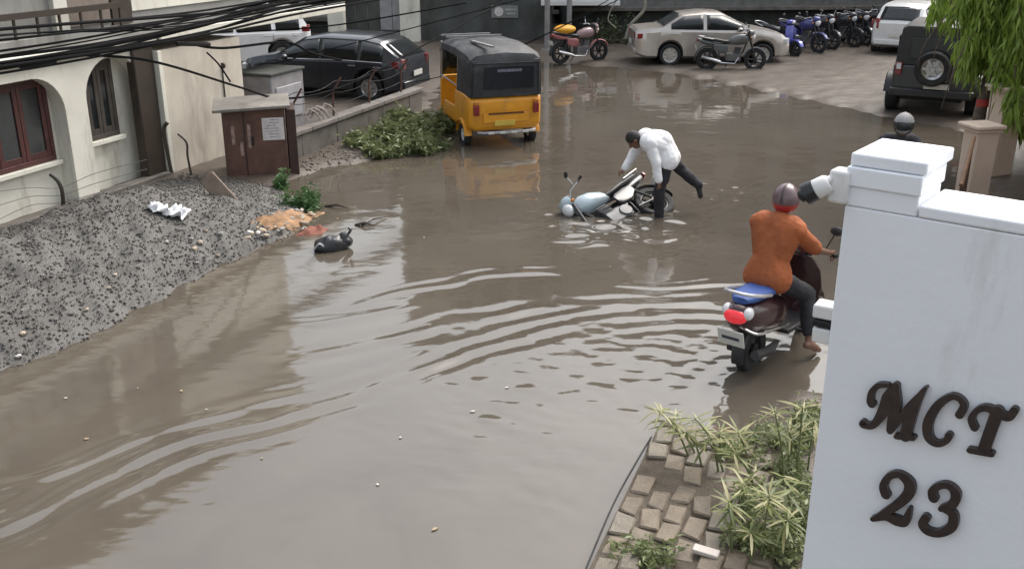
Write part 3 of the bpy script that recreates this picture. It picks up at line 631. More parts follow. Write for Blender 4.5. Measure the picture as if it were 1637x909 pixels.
# ------------------------------------------------------------------ right side: peach gate posts, gate leaf, house
for i, (px0, px1, ytop, ybase, Y, lab) in enumerate([(1551, 1597, 202, 330, 14.3, 'peach gate post with moulded cap beside the iron gate'), (1594, 1640, 140, 300, 15.9, 'taller peach gate post under the drooping tree')]):
    a, b = AT(px0, ytop + 30, Y), AT(px1, ytop + 30, Y); wd = (b.x - a.x) * .80; zt = AT((px0 + px1) / 2, ytop, Y).z
    t = thing('gate_post', lab, 'post', ((a.x + b.x) / 2, Y + wd / 2, 0), R(12))
    MB().box((0, 0, (zt - .1) / 2), (wd, wd, zt - .1 + .0)).build('shaft', PEACH, t, .012)
    MB().box((0, 0, zt - .075), (wd + .08, wd + .08, .05)).build('cap_moulding', PEACH, t, .015); MB().box((0, 0, zt - .02), (wd + .15, wd + .15, .06)).build('cap', M('pale peach', (.62, .50, .40), .7, var=.1), t, .02)
t = thing('iron_gate', 'rusty brown iron gate leaf standing open by peach post', 'gate', (6.35, 13.6, 0), R(62))
for i in range(8): MB().tube([(i * .16 - .6, 0, .05), (i * .16 - .6, 0, .62 + i * .05)], .02, 6).build('bar', RUST, t)
MB().tube([(-.65, 0, .60), (.6, 0, 1.02)], .03, 8).build('top_rail', M('brown rail', (.20, .11, .06), .6), t); MB().tube([(-.65, 0, .12), (.6, 0, .12)], .025, 8).build('bottom_rail', RUST, t)
rh = thing('peach_house', 'peach plastered house with dark doorway beyond the gate posts', 'house', P(17.5, 4.8, 0), ST_ANG + math.pi)
MB().box((0, 0, 2.5), (7.0, 4.2, 5.2)).build('wall', PEACH, rh); MB().box((-1.9, -2.12, .75), (.9, .08, 1.5)).build('door', BROWNP, rh, .01); MB().box((1.2, -2.12, 1.4), (1.2, .08, 1.1)).build('window', PANE, rh)
MB().box((0, 0, 5.2), (7.6, 4.8, .2)).build('roof_slab', CONC, rh)
t = thing('side_wall', 'brown lower wall running behind the gate posts', 'wall', P(22.5, 2.35, 0), ST_ANG)
MB().box((0, 0, .4), (2.6, .2, 1.0)).build('wall_body', M('brown plaster', (.24, .17, .13), .8, var=.2, dirt=(.13, .09, .07), streak=1), t, .01)
MB().box((0, 0, .93), (2.65, .3, .06)).build('coping', PEACH, t, .01)

# ------------------------------------------------------------------ leaves
def leaf_cloud(name, centers, dirs, lens, wids, mat, parent, droop=.25, seed=3):
    g = np.random.default_rng(seed); n = len(centers); d = dirs / np.linalg.norm(dirs, axis=1, keepdims=True)
    rnd = g.normal(size=(n, 3)); s = np.cross(d, rnd); s /= np.linalg.norm(s, axis=1, keepdims=True); nn = np.cross(s, d)
    L_ = lens[:, None]; W_ = wids[:, None]
    v = np.stack([centers, centers + d * L_ * .45 + s * W_ * .5 + nn * L_ * .03, centers + d * L_ - np.array([0, 0, 1]) * L_ * droop, centers + d * L_ * .45 - s * W_ * .5 + nn * L_ * .03], 1)
    f = np.arange(n)[:, None] * 4; f = np.concatenate([f + np.array([0, 1, 2]), f + np.array([0, 2, 3])], 0)
    return raw(name, v.reshape(-1, 3), f, mat, parent, smooth=False)
# drooping tree on the right
TB = G(1556, 262); TB.z = 0.0
tr = thing('weeping_tree', 'tall slender tree with long drooping bright green leaves', 'tree', TB)
BARK = M('grey brown bark', (.12, .09, .07), .85, var=.35, scale=14, bump=.6, bscale=40)
tp = [(0, 0, -.1), (-.02, .02, .9), (.12, .05, 1.9), (.3, .1, 3.4), (.45, .15, 5.6), (.5, .2, 8.2)]
MB().tube(catmull(tp, 5), list(np.interp(np.linspace(0, 1, 26), [0, .4, 1], [.115, .09, .02])), 10).build('trunk', BARK, tr)
MB().tube([(-.005, .0, .98), (-.0, .02, 1.10)], [.108, .106], 12).build('painted_band', M('red band paint', (.35, .04, .03), .7), tr)
g = np.random.default_rng(11); limb = MB(); C_, D_, L2, W2 = [], [], [], []
for i in range(64):
    z = 1.75 + 6.2 * (i / 64) ** 1.1; a = g.uniform(0, 6.28); ln = g.uniform(.55, 1.25) * (1.15 - .06 * z); bx0 = float(np.interp(z, [0, 1.9, 3.4, 5.6, 8.2], [0, .12, .3, .45, .5]))
    p0 = Vector((bx0, .08, z)); p1 = p0 + Vector((math.cos(a) * ln * .6, math.sin(a) * ln * .6, .1)); p2 = p0 + Vector((math.cos(a) * ln, math.sin(a) * ln, -.35 - .3 * g.random())); p3 = p2 + Vector((math.cos(a) * .08, math.sin(a) * .08, -.45))
    pl = catmull([p0, p1, p2, p3], 5); limb.tube(pl, list(np.linspace(.02, .004, len(pl))), 5)
    for q in pl[3:]:
        m_ = 20
        for _ in range(m_):
            C_.append(np.array(q) + g.normal(0, .075, 3)); D_.append(np.array([g.normal(0, .32), g.normal(0, .32), -1 + g.normal(0, .22)])); L2.append(g.uniform(.14, .28)); W2.append(g.uniform(.035, .065))
# long hanging skirts seen against the street
for i in range(64):
    ang = g.uniform(0, 6.28); rr = g.uniform(.3, 1.02); z = g.uniform(1.75, 3.0); x0, y0 = .55 + rr * math.cos(ang), .1 + rr * math.sin(ang); ln = g.uniform(.4, .95)
    if x0 < .0: ln *= .75
    if x0 < -.3: continue
    limb.tube([(x0 * .6 + .1, y0 * .6, z + .45), (x0, y0, z), (x0 + .02, y0, z - ln)], [.008, .006, .003], 4)
    for _ in range(110):
        k = g.random(); C_.append(np.array([x0, y0, z - ln * k + .15]) + np.array([g.normal(0, .07), g.normal(0, .07), 0])); D_.append(np.array([g.normal(0, .3), g.normal(0, .3), -1.0])); L2.append(g.uniform(.14, .26)); W2.append(g.uniform(.035, .065))
CA = np.array(C_); keep = CA[:, 0] > np.interp(CA[:, 2], [.9, 1.5, 2.3, 4], [-.1, -.28, -.78, -.95]) + .06 * np.sin(CA[:, 2] * 23)
C_, D_, L2, W2 = [np.array(k_)[keep] for k_ in (C_, D_, L2, W2)]
limb.build('limbs', BARK, tr)
o = leaf_cloud('crown', np.array(C_), np.array(D_), np.array(L2), np.array(W2), leaf_mat('weeping leaf', (.15, .24, .03), (.34, .47, .09), 3), tr); o['kind'] = 'stuff'

# weeds along the compound wall and the waterline
WEED = leaf_mat('weed leaf', (.12, .155, .06), (.25, .28, .13), 5); WEED2 = leaf_mat('fresh weed leaf', (.04, .10, .03), (.09, .18, .06), 5)
STALK = M('green stalk', (.12, .15, .06), .7, var=.2)
def weed(base, r_, h, n, label, group, mat=WEED, seed=0, ll=(.05, .12)):
    t = thing('weed_clump', label, 'weed', base, 0, group); g = np.random.default_rng(seed + 100)
    C, Dd, mb = [], [], MB()
    for i in range(max(6, n // 45)):
        a = g.uniform(0, 6.28); rr = r_ * math.sqrt(g.random()); tip = np.array([rr * math.cos(a), rr * math.sin(a), h * g.uniform(.35, 1.35) * (1.1 - .5 * rr / r_)]); b0 = tip * np.array([.45, .45, 0]) - np.array([0, 0, .05])
        mid = (b0 + tip) / 2 + g.normal(0, .03, 3); mb.tube([b0, mid, tip], [.006, .005, .003], 5)
        for _ in range(45):
            k = g.uniform(.25, 1); q = b0 + (tip - b0) * k + g.normal(0, .035, 3); C.append(q); Dd.append(np.array([g.normal(), g.normal(), g.normal(.25, .5)]))
    mb.build('stalks', STALK, t); m_ = len(C)
    o = leaf_cloud('foliage', np.array(C), np.array(Dd), g.uniform(*ll, m_), g.uniform(ll[0] * .45, ll[1] * .4, m_), mat, t, .2, seed); o['kind'] = 'stuff'
    return t
for i, (px, py, r_, h, n) in enumerate([(585, 238, .38, .22, 900), (612, 222, .40, .28, 900), (640, 232, .42, .28, 1100), (668, 222, .42, .32, 1100), (692, 236, .38, .26, 1000), (655, 204, .44, .30, 900), (600, 252, .25, .2, 700), (706, 210, .34, .4, 1200), (628, 248, .28, .22, 800), (672, 245, .3, .24, 900)]):
    q = G(px, py); q.z = max(gz1(q.x, q.y), -.05); weed(q, r_, h, n, 'dusty green weed clump below the low compound wall', 'weeds below the compound wall', WEED, i, (.06, .17))
for i, (px, py, r_, h, n) in enumerate([(478, 330, .26, .34, 700), (500, 335, .16, .22, 350), (452, 300, .2, .3, 350)]):
    q = G(px, py); q.z = max(gz1(q.x, q.y), -.05); weed(q, r_, h, n, 'fresh green weed beside the rusty cabinet and orange sand', 'weeds beside the cabinet', WEED2, 20 + i)
weed(Vector((3.2, 33.2, .05)), .9, 1.0, 900, 'dull green shrub behind the yellow tailed motorbike', None, leaf_mat('dull shrub leaf', (.04, .055, .025), (.085, .10, .05), 3), 40, (.08, .18))
for i, pl in enumerate([[(1000, 62), (1008, 40), (1030, 15), (1028, -12)], [(985, 45), (972, 30), (985, 0)], [(1010, 78), (1018, 62), (1003, 40)]]):
    tag(MB().tube(catmull([AT(a, b, 31.5) for a, b in pl], 6), [.05, .02, .03][i], 7).build('dry_branch', M('pale branch', (.25, .235, .19), .8)), ['tall curved pale branch behind the silver sedan boot', 'short pale twig in the dull green shrub', 'dark leaning stick at the silver sedan tail'][i], 'branch')

# ------------------------------------------------------------------ near bank: paving bricks and oleander shoots
pv = tag(MB().box((0, 0, 0), (2.5, 1.1, .04)).build('pavement', M('bedding soil', (.085, .068, .05), .9, var=.3, scale=8, bump=.6), None, loc=P(6.05, -.86, .062)), kind='structure'); pv.rotation_euler = (0, 0, ST_ANG)
bmats = [M('brick tan', (.165, .132, .095), .6, var=.2, scale=9, bump=.4, bscale=45, dirt=(.15, .125, .085), dscale=7), M('brick brown', (.13, .103, .074), .6, var=.25, scale=9, bump=.4, bscale=45, dirt=(.12, .11, .07), dscale=7), M('brick grey', (.15, .128, .098), .6, var=.2, scale=9, bump=.4, bscale=45, dirt=(.13, .13, .08), dscale=7)]
bms = []
for k in range(6):
    bm = bmesh.new(); bmesh.ops.create_cube(bm, size=1)
    for v_ in bm.verts: v_.co = Vector((v_.co.x * .235, v_.co.y * .135, v_.co.z * .06)); v_.co += Vector((random.uniform(-.022, .022), random.uniform(-.016, .016), random.uniform(-.008, .008)))
    bmesh.ops.bevel(bm, geom=bm.edges[:], offset=.012, segments=1, affect='EDGES'); me = bpy.data.meshes.new('brick'); bm.to_mesh(me); bm.free(); me.materials.append(bmats[k % 3]); bms.append(me)
for i in range(9):
    for j in range(7):
        u_, v_ = -1.12 + i * .266 + (.13 if j % 2 else 0), -.47 + j * .158
        if random.random() < .12: continue
        o = bpy.data.objects.new('brick', random.choice(bms)); COL.objects.link(o); o.parent = pv
        o.location = (u_ + random.uniform(-.012, .012), -v_ + random.uniform(-.01, .01) , .016 + random.uniform(-.018, .014)); o.rotation_euler = (random.uniform(-.09, .09), random.uniform(-.07, .07), random.uniform(-.14, .14))
q = G(1128, 888, .09); o = tag(MB().box((0, 0, 0), (.17, .07, .03)).build('tile_shard', M('pale tile', (.55, .49, .45), .6), None, .006, loc=(q.x, q.y, .125)), 'pale broken tile lying on the paving bricks', 'tile'); o.rotation_euler = (.1, .05, R(-25))
o = tag(MB().tube(catmull([P(7.25, -1.46, -.02), P(6.6, -1.44, .09), P(5.9, -1.45, .10), P(5.0, -1.42, .08)], 6), .007, 6).build('paving_edge_line', BLACK), 'thin black line added along the edge of paving bricks', 'edge line')  # thin tube added to draw the dark edge line of the paving
OLE = [leaf_mat('oleander leaf a', (.17, .20, .06), (.25, .27, .10), 6), leaf_mat('oleander leaf b', (.30, .29, .13), (.42, .39, .21), 6), leaf_mat('oleander leaf c', (.09, .12, .04), (.15, .17, .06), 6)]
lms = []
for k in range(6):
    n = 6; v_, f_ = [], []
    Lf = [.15, .17, .13, .16, .14, .18][k]; Wf = Lf * .105
    for i in range(n + 1):
        t_ = i / n; w_ = Wf * .5 * math.sin(math.pi * min(1, t_ * .96 + .03)) ** .8; zc = -.22 * Lf * t_ * t_ * (1 + .3 * (k % 3))
        v_ += [(Lf * t_, w_, zc + .15 * w_), (Lf * t_, 0, zc - .1 * w_), (Lf * t_, -w_, zc + .15 * w_)]
    for i in range(n):
        for j in range(2): a = i * 3 + j; f_.append((a, a + 1, a + 4, a + 3))
    me = bpy.data.meshes.new('leaf'); me.from_pydata(v_, [], f_); me.polygons.foreach_set('use_smooth', [True] * len(f_)); me.materials.append(OLE[k % 3]); lms.append(me)
def oleander(base, tip, nl, label, group='oleander shoots on the near bank', spread=1.0, low=.45):
    t = thing('oleander_shoot', label, 'plant', base, 0, group); d = Vector(tip) - Vector(base)
    pl = catmull([(0, 0, -.05), d * .4 + Vector((0, 0, .06)), d * .75 + Vector((0, 0, .04)), d], 6); MB().tube(pl, list(np.linspace(.009, .004, len(pl))), 6).build('stem', STALK, t)
    for i in range(nl):
        k = low + (1 - low) * (i / (nl - 1)) ** .6; q = pl[min(len(pl) - 1, int(k * (len(pl) - 1)))]
        o = bpy.data.objects.new('leaf', lms[random.choice([0, 0, 1, 1, 3, 4, 2, 5] if k > .7 else [0, 2, 3, 5, 5])]); COL.objects.link(o); o.parent = t; o.location = q
        a = i * 2.4 + random.uniform(-.4, .4); el = random.uniform(-.35, .75) * spread; o.rotation_euler = (random.uniform(-.5, .5), -el, a); s = random.uniform(.7, 1.35); o.scale = (s, s, s)
    return t
shoots = [((1110, 745), (1052, 655), 6.35, 26), ((1120, 742), (1072, 672), 6.35, 20), ((1160, 770), (1110, 668), 6.35, 18), ((1150, 752), (1150, 690), 6.35, 18), ((1125, 760), (1095, 690), 6.3, 18), ((1150, 770), (1130, 705), 6.3, 16), ((1205, 800), (1180, 690), 6.0, 26), ((1215, 815), (1172, 722), 5.95, 18), ((1255, 800), (1238, 655), 5.9, 26), ((1270, 790), (1283, 650), 6.1, 24), ((1290, 760), (1302, 668), 6.2, 18), ((1265, 770), (1262, 690), 6.3, 20),
          ((1170, 900), (1165, 800), 5.5, 26), ((1215, 905), (1230, 790), 5.4, 26), ((1240, 900), (1260, 830), 5.35, 22), ((1200, 915), (1200, 850), 5.35, 20), ((1185, 860), (1190, 775), 5.7, 20), ((1270, 880), (1250, 760), 5.5, 22), ((1150, 840), (1210, 760), 5.8, 16), ((1235, 860), (1225, 800), 5.6, 20)]
for i, (b, tpx, Y, nl) in enumerate(shoots):
    q = G(*b); Y2 = max(4.9, q.y - .12); q = Vector((q.x, q.y, gz1(q.x, q.y) + .0)); tip = AT(*tpx, q.y - .06)
    oleander(q, tip, nl, 'slender oleander shoot leaning over the water beside the bank' if i < 6 else 'leafy oleander shoot growing between the paving bricks and sign wall', 'oleander shoots over the water' if i < 6 else 'oleander shoots by the sign wall')
for i, (px, py) in enumerate([(1010, 905), (1045, 912), (1230, 880), (1180, 740), (1280, 720), (1250, 905), (1275, 850), (1190, 890), (1210, 830), (1240, 760), (1270, 790), (1225, 720), (1290, 690)]):
    q = G(px, py); q.z = gz1(q.x, q.y) + .02; weed(q, .17, .10 if i < 2 else .17, 420, 'small green grass tuft among the paving bricks', 'grass tufts on the near bank', WEED, 60 + i, (.03, .08))
# drowned twigs, dark bag, floating litter
bg_ = thing('rubbish_bag', 'black rubbish bag half sunk in flood water by the sand spill', 'bag', G(530, 398))
n = 1
mb = MB(); mb.ell((0, 0, .05), (.23, .15, .13), 28, 18, Matrix.Rotation(R(20), 3, 'Z')); mb.ell((.16, .06, .10), (.10, .09, .10), 20, 12)
mb.v = [tuple(Vector(v_) * (1 + .16 * mnoise.noise(Vector(v_) * 9) + .07 * mnoise.noise(Vector(v_) * 24))) for v_ in mb.v]
mb.build('bag', M('black plastic film', (.022, .022, .025), .25, var=.3, bump=.5, bscale=25), bg_, 0, 60); MB().tube(catmull([(.2, .08, .16), (.24, .1, .22), (.22, .13, .25)], 4), [.03, .015, .03] and .018, 7).build('knot', M('black plastic film'), bg_)
MB().tube(catmull([(-.2, -.13, .03), (-.12, -.16, .12), (-.05, -.14, .06)], 5), .012, 6).build('handle_loop', M('pale strap', (.45, .45, .46), .5), bg_)
for i, (a, b) in enumerate([((575, 362), (618, 348)), ((520, 330), (558, 335)), ((568, 360), (600, 363))]):
    A_, B_ = G(*a), G(*b); tag(MB().tube([A_ + Vector((0, 0, .0)), (A_ + B_) / 2 + Vector((0, 0, .05)), B_ + Vector((0, 0, .02))], [.022, .018, .006], 6).build('twig', BROWNP), 'dark wet twig floating near the rubbish bag', 'twig', 'twigs near the rubbish bag')
LIT = [M('dry leaf litter', (.30, .24, .16), .7, var=.3), M('pale litter', (.46, .43, .38), .6)]
lit_m = []
for k in range(4):
    mb = MB(); pts = [(math.cos(a) * .035 * random.uniform(.6, 1.2), math.sin(a) * .02 * random.uniform(.7, 1.2), 0) for a in np.linspace(0, 5.6, 7)]; mb.prism(pts, (0, 0, .006)); o = mb.build('floating_leaf', LIT[k % 2]); lit_m.append(o.data); bpy.data.objects.remove(o)
for i, (px, py) in enumerate([(138, 702), (98, 640), (105, 637), (165, 632), (220, 621), (70, 600), (330, 655), (300, 650), (418, 733), (598, 778), (604, 775), (693, 845), (695, 846), (880, 838), (756, 658), (530, 352), (540, 350), (660, 288), (678, 380), (615, 440), (975, 427), (460, 436), (810, 620), (940, 895), (290, 625), (755, 800), (640, 700)][::2]):
    q = G(px, py); o = bpy.data.objects.new('floating_leaf', lit_m[i % 4]); COL.objects.link(o); o.location = (q.x, q.y, .004); o.rotation_euler = (0, 0, random.uniform(0, 6)); s = random.uniform(.35, .8); o.scale = (s, s, 1)
    tag(o, 'tiny pale scrap of litter floating on the flood water', 'litter', 'litter floating on the water')
# ------------------------------------------------------------------ vehicles
TYRE = M('tyre rubber', (.02, .02, .021), .75, var=.25, scale=12, bump=.2)
ALLOY = M('alloy', (.48, .48, .49), .3, .8, var=.1)
CHROME = M('chrome', (.62, .62, .63), .15, .9, var=.05)
DMET = M('dark metal', (.045, .045, .048), .4, .5, var=.2)
GLASSD = M('tinted car glass', (.022, .026, .028), .05, var=.2)
TAIL = M('red tail lens', (.22, .02, .022), .2, var=.3, scale=12, coat=.5)
HEADL = M('clear lamp lens', (.70, .71, .72), .12, var=.05, coat=.5)
AMBER = M('amber lens', (.55, .2, .03), .25)
PLATE = M('number plate', (.62, .62, .58), .5, var=.05)
SEATB = M('black seat vinyl', (.025, .025, .027), .45, var=.2)
TRIM = M('black trim', (.03, .03, .032), .5, var=.2)
def paint(name, col, metal=.0, rough=.3): return M(name, col, rough, metal, var=.05, coat=.5, dirt=tuple(c * .75 + .02 for c in col), dscale=3, dlev=.6)
def wheel(par, c, r, w_, spokes=5, rimr=.62, name='wheel', hub=ALLOY, wire=False):
    mb = MB(); h = w_ / 2
    prof = [(r * rimr, -h * .8), (r * .9, -h), (r * .97, -h * .8), (r, -h * .4), (r, h * .4), (r * .97, h * .8), (r * .9, h), (r * rimr, h * .8), (r * rimr * .96, 0)]
    c = Vector(c); n = len(prof); seg = 28; vs_, fs = [], []
    for q, hh in prof:
        for j in range(seg): a = 6.28318 * j / seg; vs_.append(c + Vector((q * math.cos(a), hh, q * math.sin(a))))
    for i in range(n):
        for j in range(seg): k = (j + 1) % seg; i2 = (i + 1) % n; fs.append((i * seg + j, i * seg + k, i2 * seg + k, i2 * seg + j))
    o = mb.add(vs_, fs).build(name, TYRE, par)
    m2 = MB(); rr = r * rimr
    if wire:
        m2.lathe(c, [(rr * 1.0, -h * .7), (rr * 1.03, -h * .3), (rr * 1.03, h * .3), (rr, h * .7), (rr * .92, h * .3), (rr * .92, -h * .3), (rr, -h * .7)], 'Y', 24) if False else None
        for s in (-1, 1):
            pass
        ring = [c + Vector((rr * .98 * math.cos(a), 0, rr * .98 * math.sin(a))) for a in np.linspace(0, 2 * math.pi, 25)]; m2.tube(ring, h * .55, 6, False)
        for k in range(spokes): a = 6.28318 * k / spokes; m2.tube([c, c + Vector((rr * math.cos(a), 0, rr * math.sin(a)))], .011 if spokes > 8 else .022, 5)
        m2.lathe(c, [(.02, -h * 1.1), (.055, -h * .9), (.055, h * .9), (.02, h * 1.1)], 'Y', 12)
    else:
        m2.lathe(c, [(.01, -h * .62), (rr * .25, -h * .66), (rr * .3, -h * .45), (rr * .3, h * .45), (rr * .25, h * .66), (.01, h * .62)], 'Y', 16)
        ring = [c + Vector((rr * .97 * math.cos(a), 0, rr * .97 * math.sin(a))) for a in np.linspace(0, 2 * math.pi, 29)]; m2.tube(ring, h * .62, 8, False)
        for k in range(spokes):
            a = 6.28318 * k / spokes; m2.box(c + Vector((rr * .6 * math.cos(a), 0, rr * .6 * math.sin(a))), (rr * .85, h * 1.1, rr * .26), rot=Matrix.Rotation(-a, 3, 'Y'))
        m2.lathe(c, [(.01, -.01), (rr * .95, -.012), (rr * .95, .012), (.01, .01)], 'Y', 20)
    m2.build('rim', hub, o)
    return o
def arc_strip(c, r, a0, a1, w_, th=.012, n=14):
    mb = MB(); c = Vector(c); secs = []
    for i in range(n + 1):
        a = a0 + (a1 - a0) * i / n; d = Vector((math.cos(a), 0, math.sin(a)))
        secs.append([c + d * (r - .012) + Vector((0, -w_ / 2, 0)), c + d * (r + th) + Vector((0, -w_ * .36, 0)), c + d * (r + th) + Vector((0, w_ * .36, 0)), c + d * (r - .012) + Vector((0, w_ / 2, 0)), c + d * r + Vector((0, w_ * .3, 0)), c + d * r + Vector((0, -w_ * .3, 0))])
    return mb.loft(secs)
def oval(x, w_, z0, z1, n=14, pw=2.6):
    zc, hz_ = (z0 + z1) / 2, (z1 - z0) / 2; o = []
    for i in range(n):
        a = 2 * math.pi * i / n; ca, sa = math.cos(a), math.sin(a)
        o.append((x, w_ * math.copysign(abs(ca) ** (2 / pw), ca), zc + hz_ * math.copysign(abs(sa) ** (2 / pw), sa)))
    return o
def heading(fx, fy): return math.atan2(fy, fx)

def car(name, label, cat, loc, rz, L, W, top, belt, wheels, r, body, sill=.22, sidewin=(), wind=None, rear=None, plan=None, rails=False, group=None, chromeline=False, rimr=.64, taillow=.72, tailh=.18, tailw=.30, hub=ALLOY):
    t = thing(name, label, cat, loc, rz, group); xs = np.unique(np.concatenate([np.linspace(0, L, 70)] + [np.linspace(x - r - .07, x + r + .07, 19) for x in wheels]))
    pl = plan or [(0, .84), (.12, .93), (.45, .985), (L * .5, 1), (L - .8, .975), (L - .25, .88), (L, .70)]
    def wid(x): return W / 2 * np.interp(x, *zip(*pl))
    def zt(x): return float(np.interp(x, *zip(*top)))
    def zb_(x): return min(float(np.interp(x, *zip(*belt))), zt(x) - .025)
    def lowz(x):
        z = np.interp(x, [0, .3, L - .35, L], [sill + .1, sill, sill, sill + .05])
        for xw in wheels:
            d = r + .065
            if abs(x - xw) < d: z = max(z, r + math.sqrt(d * d - (x - xw) ** 2))
        return float(z)
    def sec(x):
        w_ = wid(x); a, b, c = lowz(x), zb_(x), zt(x); k = min(1, max(0, (c - b) / .45)); y5 = w_ * (.955 - .17 * k); z5 = b + (c - b) * .88
        a = min(a, b - .04)
        return [(0, a), (w_ * .90, a), (w_ * .985, a + min(.06, (b - a) * .3)), (w_ * 1.0, a + (b - a) * .55), (w_ * .99, b - .03), (w_ * .965, b), (y5, z5), (y5 * .86, c - .012), (0, c)]
    secs = []
    for x in xs:
        s = sec(x); secs.append([(x, y, z) for y, z in s] + [(x, -y, z) for y, z in s[-2:0:-1]])
    MB().loft(secs).build('body', body, t, 0, 32)
    # underbody and wheel wells
    MB().box((L / 2, 0, sill + .12), (L - .5, W * .78, .16)).build('underbody', BLACK, t)
    for xw in wheels: MB().box((xw, 0, r + .12), (2 * r + .02, W * .70, r * 1.3)).build('wheel_well', BLACK, t)
    for x0, x1 in sidewin:
        for sgn in (1, -1):
            a, b = [], []
            for x in np.linspace(x0, x1, 12):
                s = sec(x); (y4, z4), (y5, z5) = s[5], s[6]; hgt = z5 - z4
                if hgt < .07: continue
                k0, k1 = .035 / hgt, 1 - .03 / hgt
                if k1 <= k0: continue
                for lst, k in ((a, k0), (b, k1)): lst.append((x, sgn * (y4 + (y5 - y4) * k + .007), z4 + (z5 - z4) * k + .002))
            if len(a) < 2: continue
            n = len(a); mb = MB(); mb.add(a + b, [(i, i + 1, n + i + 1, n + i) for i in range(n - 1)]); o = mb.build('side_window', GLASSD, t); q = o.modifiers.new('s', 'SOLIDIFY'); q.thickness = .008; q.offset = 0
    for nm, rg in (('windscreen', wind), ('rear_window', rear)):
        if not rg: continue
        rows = []
        for x in np.linspace(rg[0], rg[1], 7):
            s = sec(x); y6, z6 = s[7]; y5, z5 = s[6]; z7 = s[8][1]; row = []
            for f in (-1.0, -.7, -.35, 0, .35, .7, 1.0): row.append((x + (.012 if nm == 'windscreen' else -.012), f * y6 * .97, z7 + (z6 - z7) * abs(f) + .012))
            rows.append(row)
        n = 7; mb = MB(); mb.add([p_ for q in rows for p_ in q], [(i * n + j, i * n + j + 1, (i + 1) * n + j + 1, (i + 1) * n + j) for i in range(6) for j in range(6)]); o = mb.build(nm, GLASSD, t)
        q = o.modifiers.new('s', 'SOLIDIFY'); q.thickness = .008; q.offset = 0
    for xw in wheels:
        for sgn in (1, -1): wheel(t, (xw, sgn * (W / 2 - .10), r), r, .19, 7, rimr, hub=hub)
    for sgn in (1, -1):
        MB().box((.06, sgn * W * .36, taillow + tailh / 2), (.13, tailw * .55, tailh), R(-14 * sgn)).build('tail_light', TAIL, t, .015)
        MB().box((.15, sgn * (wid(.15) - .008), taillow + tailh / 2), (.22, .03, tailh * .7), R(-9 * sgn)).build('tail_light_wrap', TAIL, t, .012)
        MB().box((L - .12, sgn * W * .33, .66), (.2, .3, .14), R(24 * sgn)).build('headlight', HEADL, t, .02)
        xm = sidewin[-1][1] - .12; MB().ell((xm, sgn * (W / 2 + .08), zb_(xm) + .06), (.07, .10, .065), 12, 8).build('wing_mirror', body, t)
        for x0, x1 in sidewin[:2]: MB().box((x0 + .12, sgn * (W / 2 * .995), zb_(x0 + .12) - .09), (.18, .02, .025)).build('door_handle', body if not chromeline else CHROME, t, .004)
        for x0, x1 in sidewin[1:]: MB().box((x0 - .03, sgn * (W / 2 - .004), (zb_(x0) + .32) / 2 + .02), (.008, .01, zb_(x0) - .45)).build('door_gap', TRIM, t)
        if chromeline:
            pts = [(x, sgn * (sec(x)[5][0] + .006), zb_(x) + .012) for x in np.linspace(sidewin[0][0], sidewin[-1][1], 10)]; MB().tube(pts, .014, 6).build('waist_trim', CHROME, t)
        if rails:
            pts = [(x, sgn * (sec(x)[6][0] - .08), zt(x) + .03) for x in np.linspace(.7, 2.4, 8)]; MB().tube(pts, .022, 6).build('roof_rail', CHROME, t)
    MB().box((.01, 0, .40), (.10, W * .8, .16)).build('rear_bumper', body, t, .03); MB().box((L - .02, 0, .38), (.10, W * .66, .16)).build('front_bumper', TRIM, t, .03)
    MB().box((-.045, 0, .62), (.015, .46, .12)).build('number_plate', PLATE, t, .004)
    return t
def place(px, py, fx, fy, z=.05): q = G(px, py); return (q.x, q.y, z), heading(fx, fy)

# silver sedan, parked side on
SIL = paint('champagne silver', (.52, .48, .44), .55, .32)
rw = G(1070, 108); fw = G(1215, 107.5); f = (fw - rw).normalized(); nrm = Vector((-f.y, f.x, 0)); o_ = rw - f * .98 + nrm * .80
SEDAN_TOP = [(0, .93), (.06, 1.0), (.75, 1.06), (1.30, 1.40), (1.9, 1.46), (2.4, 1.44), (3.25, 1.03), (3.6, .98), (4.15, .86), (4.33, .70), (4.38, .58)]
BELT = [(0, .90), (.8, .97), (2, .95), (3.3, .93), (4.1, .80), (4.38, .54)]
car('sedan_car', 'champagne silver sedan parked side on before the dark grey block', 'car', (o_.x, o_.y, .04), heading(f.x, f.y), 4.38, 1.70, SEDAN_TOP, BELT, (.98, 3.58), .30, SIL, sidewin=((.98, 1.88), (1.98, 3.0)), wind=(2.45, 3.2), rear=(.80, 1.26), taillow=.72, tailh=.2, hub=M('pale hubcap', (.55, .53, .50), .4, .3), rimr=.7)
# white hatchback
WHT = paint('car white', (.70, .70, .70), 0, .35)
HATCH_TOP = [(0, .95), (.05, 1.02), (.42, 1.42), (.75, 1.50), (1.9, 1.52), (2.3, 1.47), (3.0, 1.03), (3.4, .96), (3.62, .78), (3.68, .62)]
HB = [(0, .90), (1.5, .93), (3.0, .90), (3.5, .78), (3.68, .55)]
c = G(1428, 93); hd = R(90 - 34); car('hatchback_car', 'white hatchback parked with its rear to the street', 'car', (c.x, c.y, .05), hd, 3.68, 1.62, HATCH_TOP, HB, (.62, 3.0), .28, WHT, sidewin=((.5, 1.15), (1.22, 2.75)), wind=(2.32, 2.95), rear=(.07, .40), taillow=.78, tailh=.3, tailw=.2)
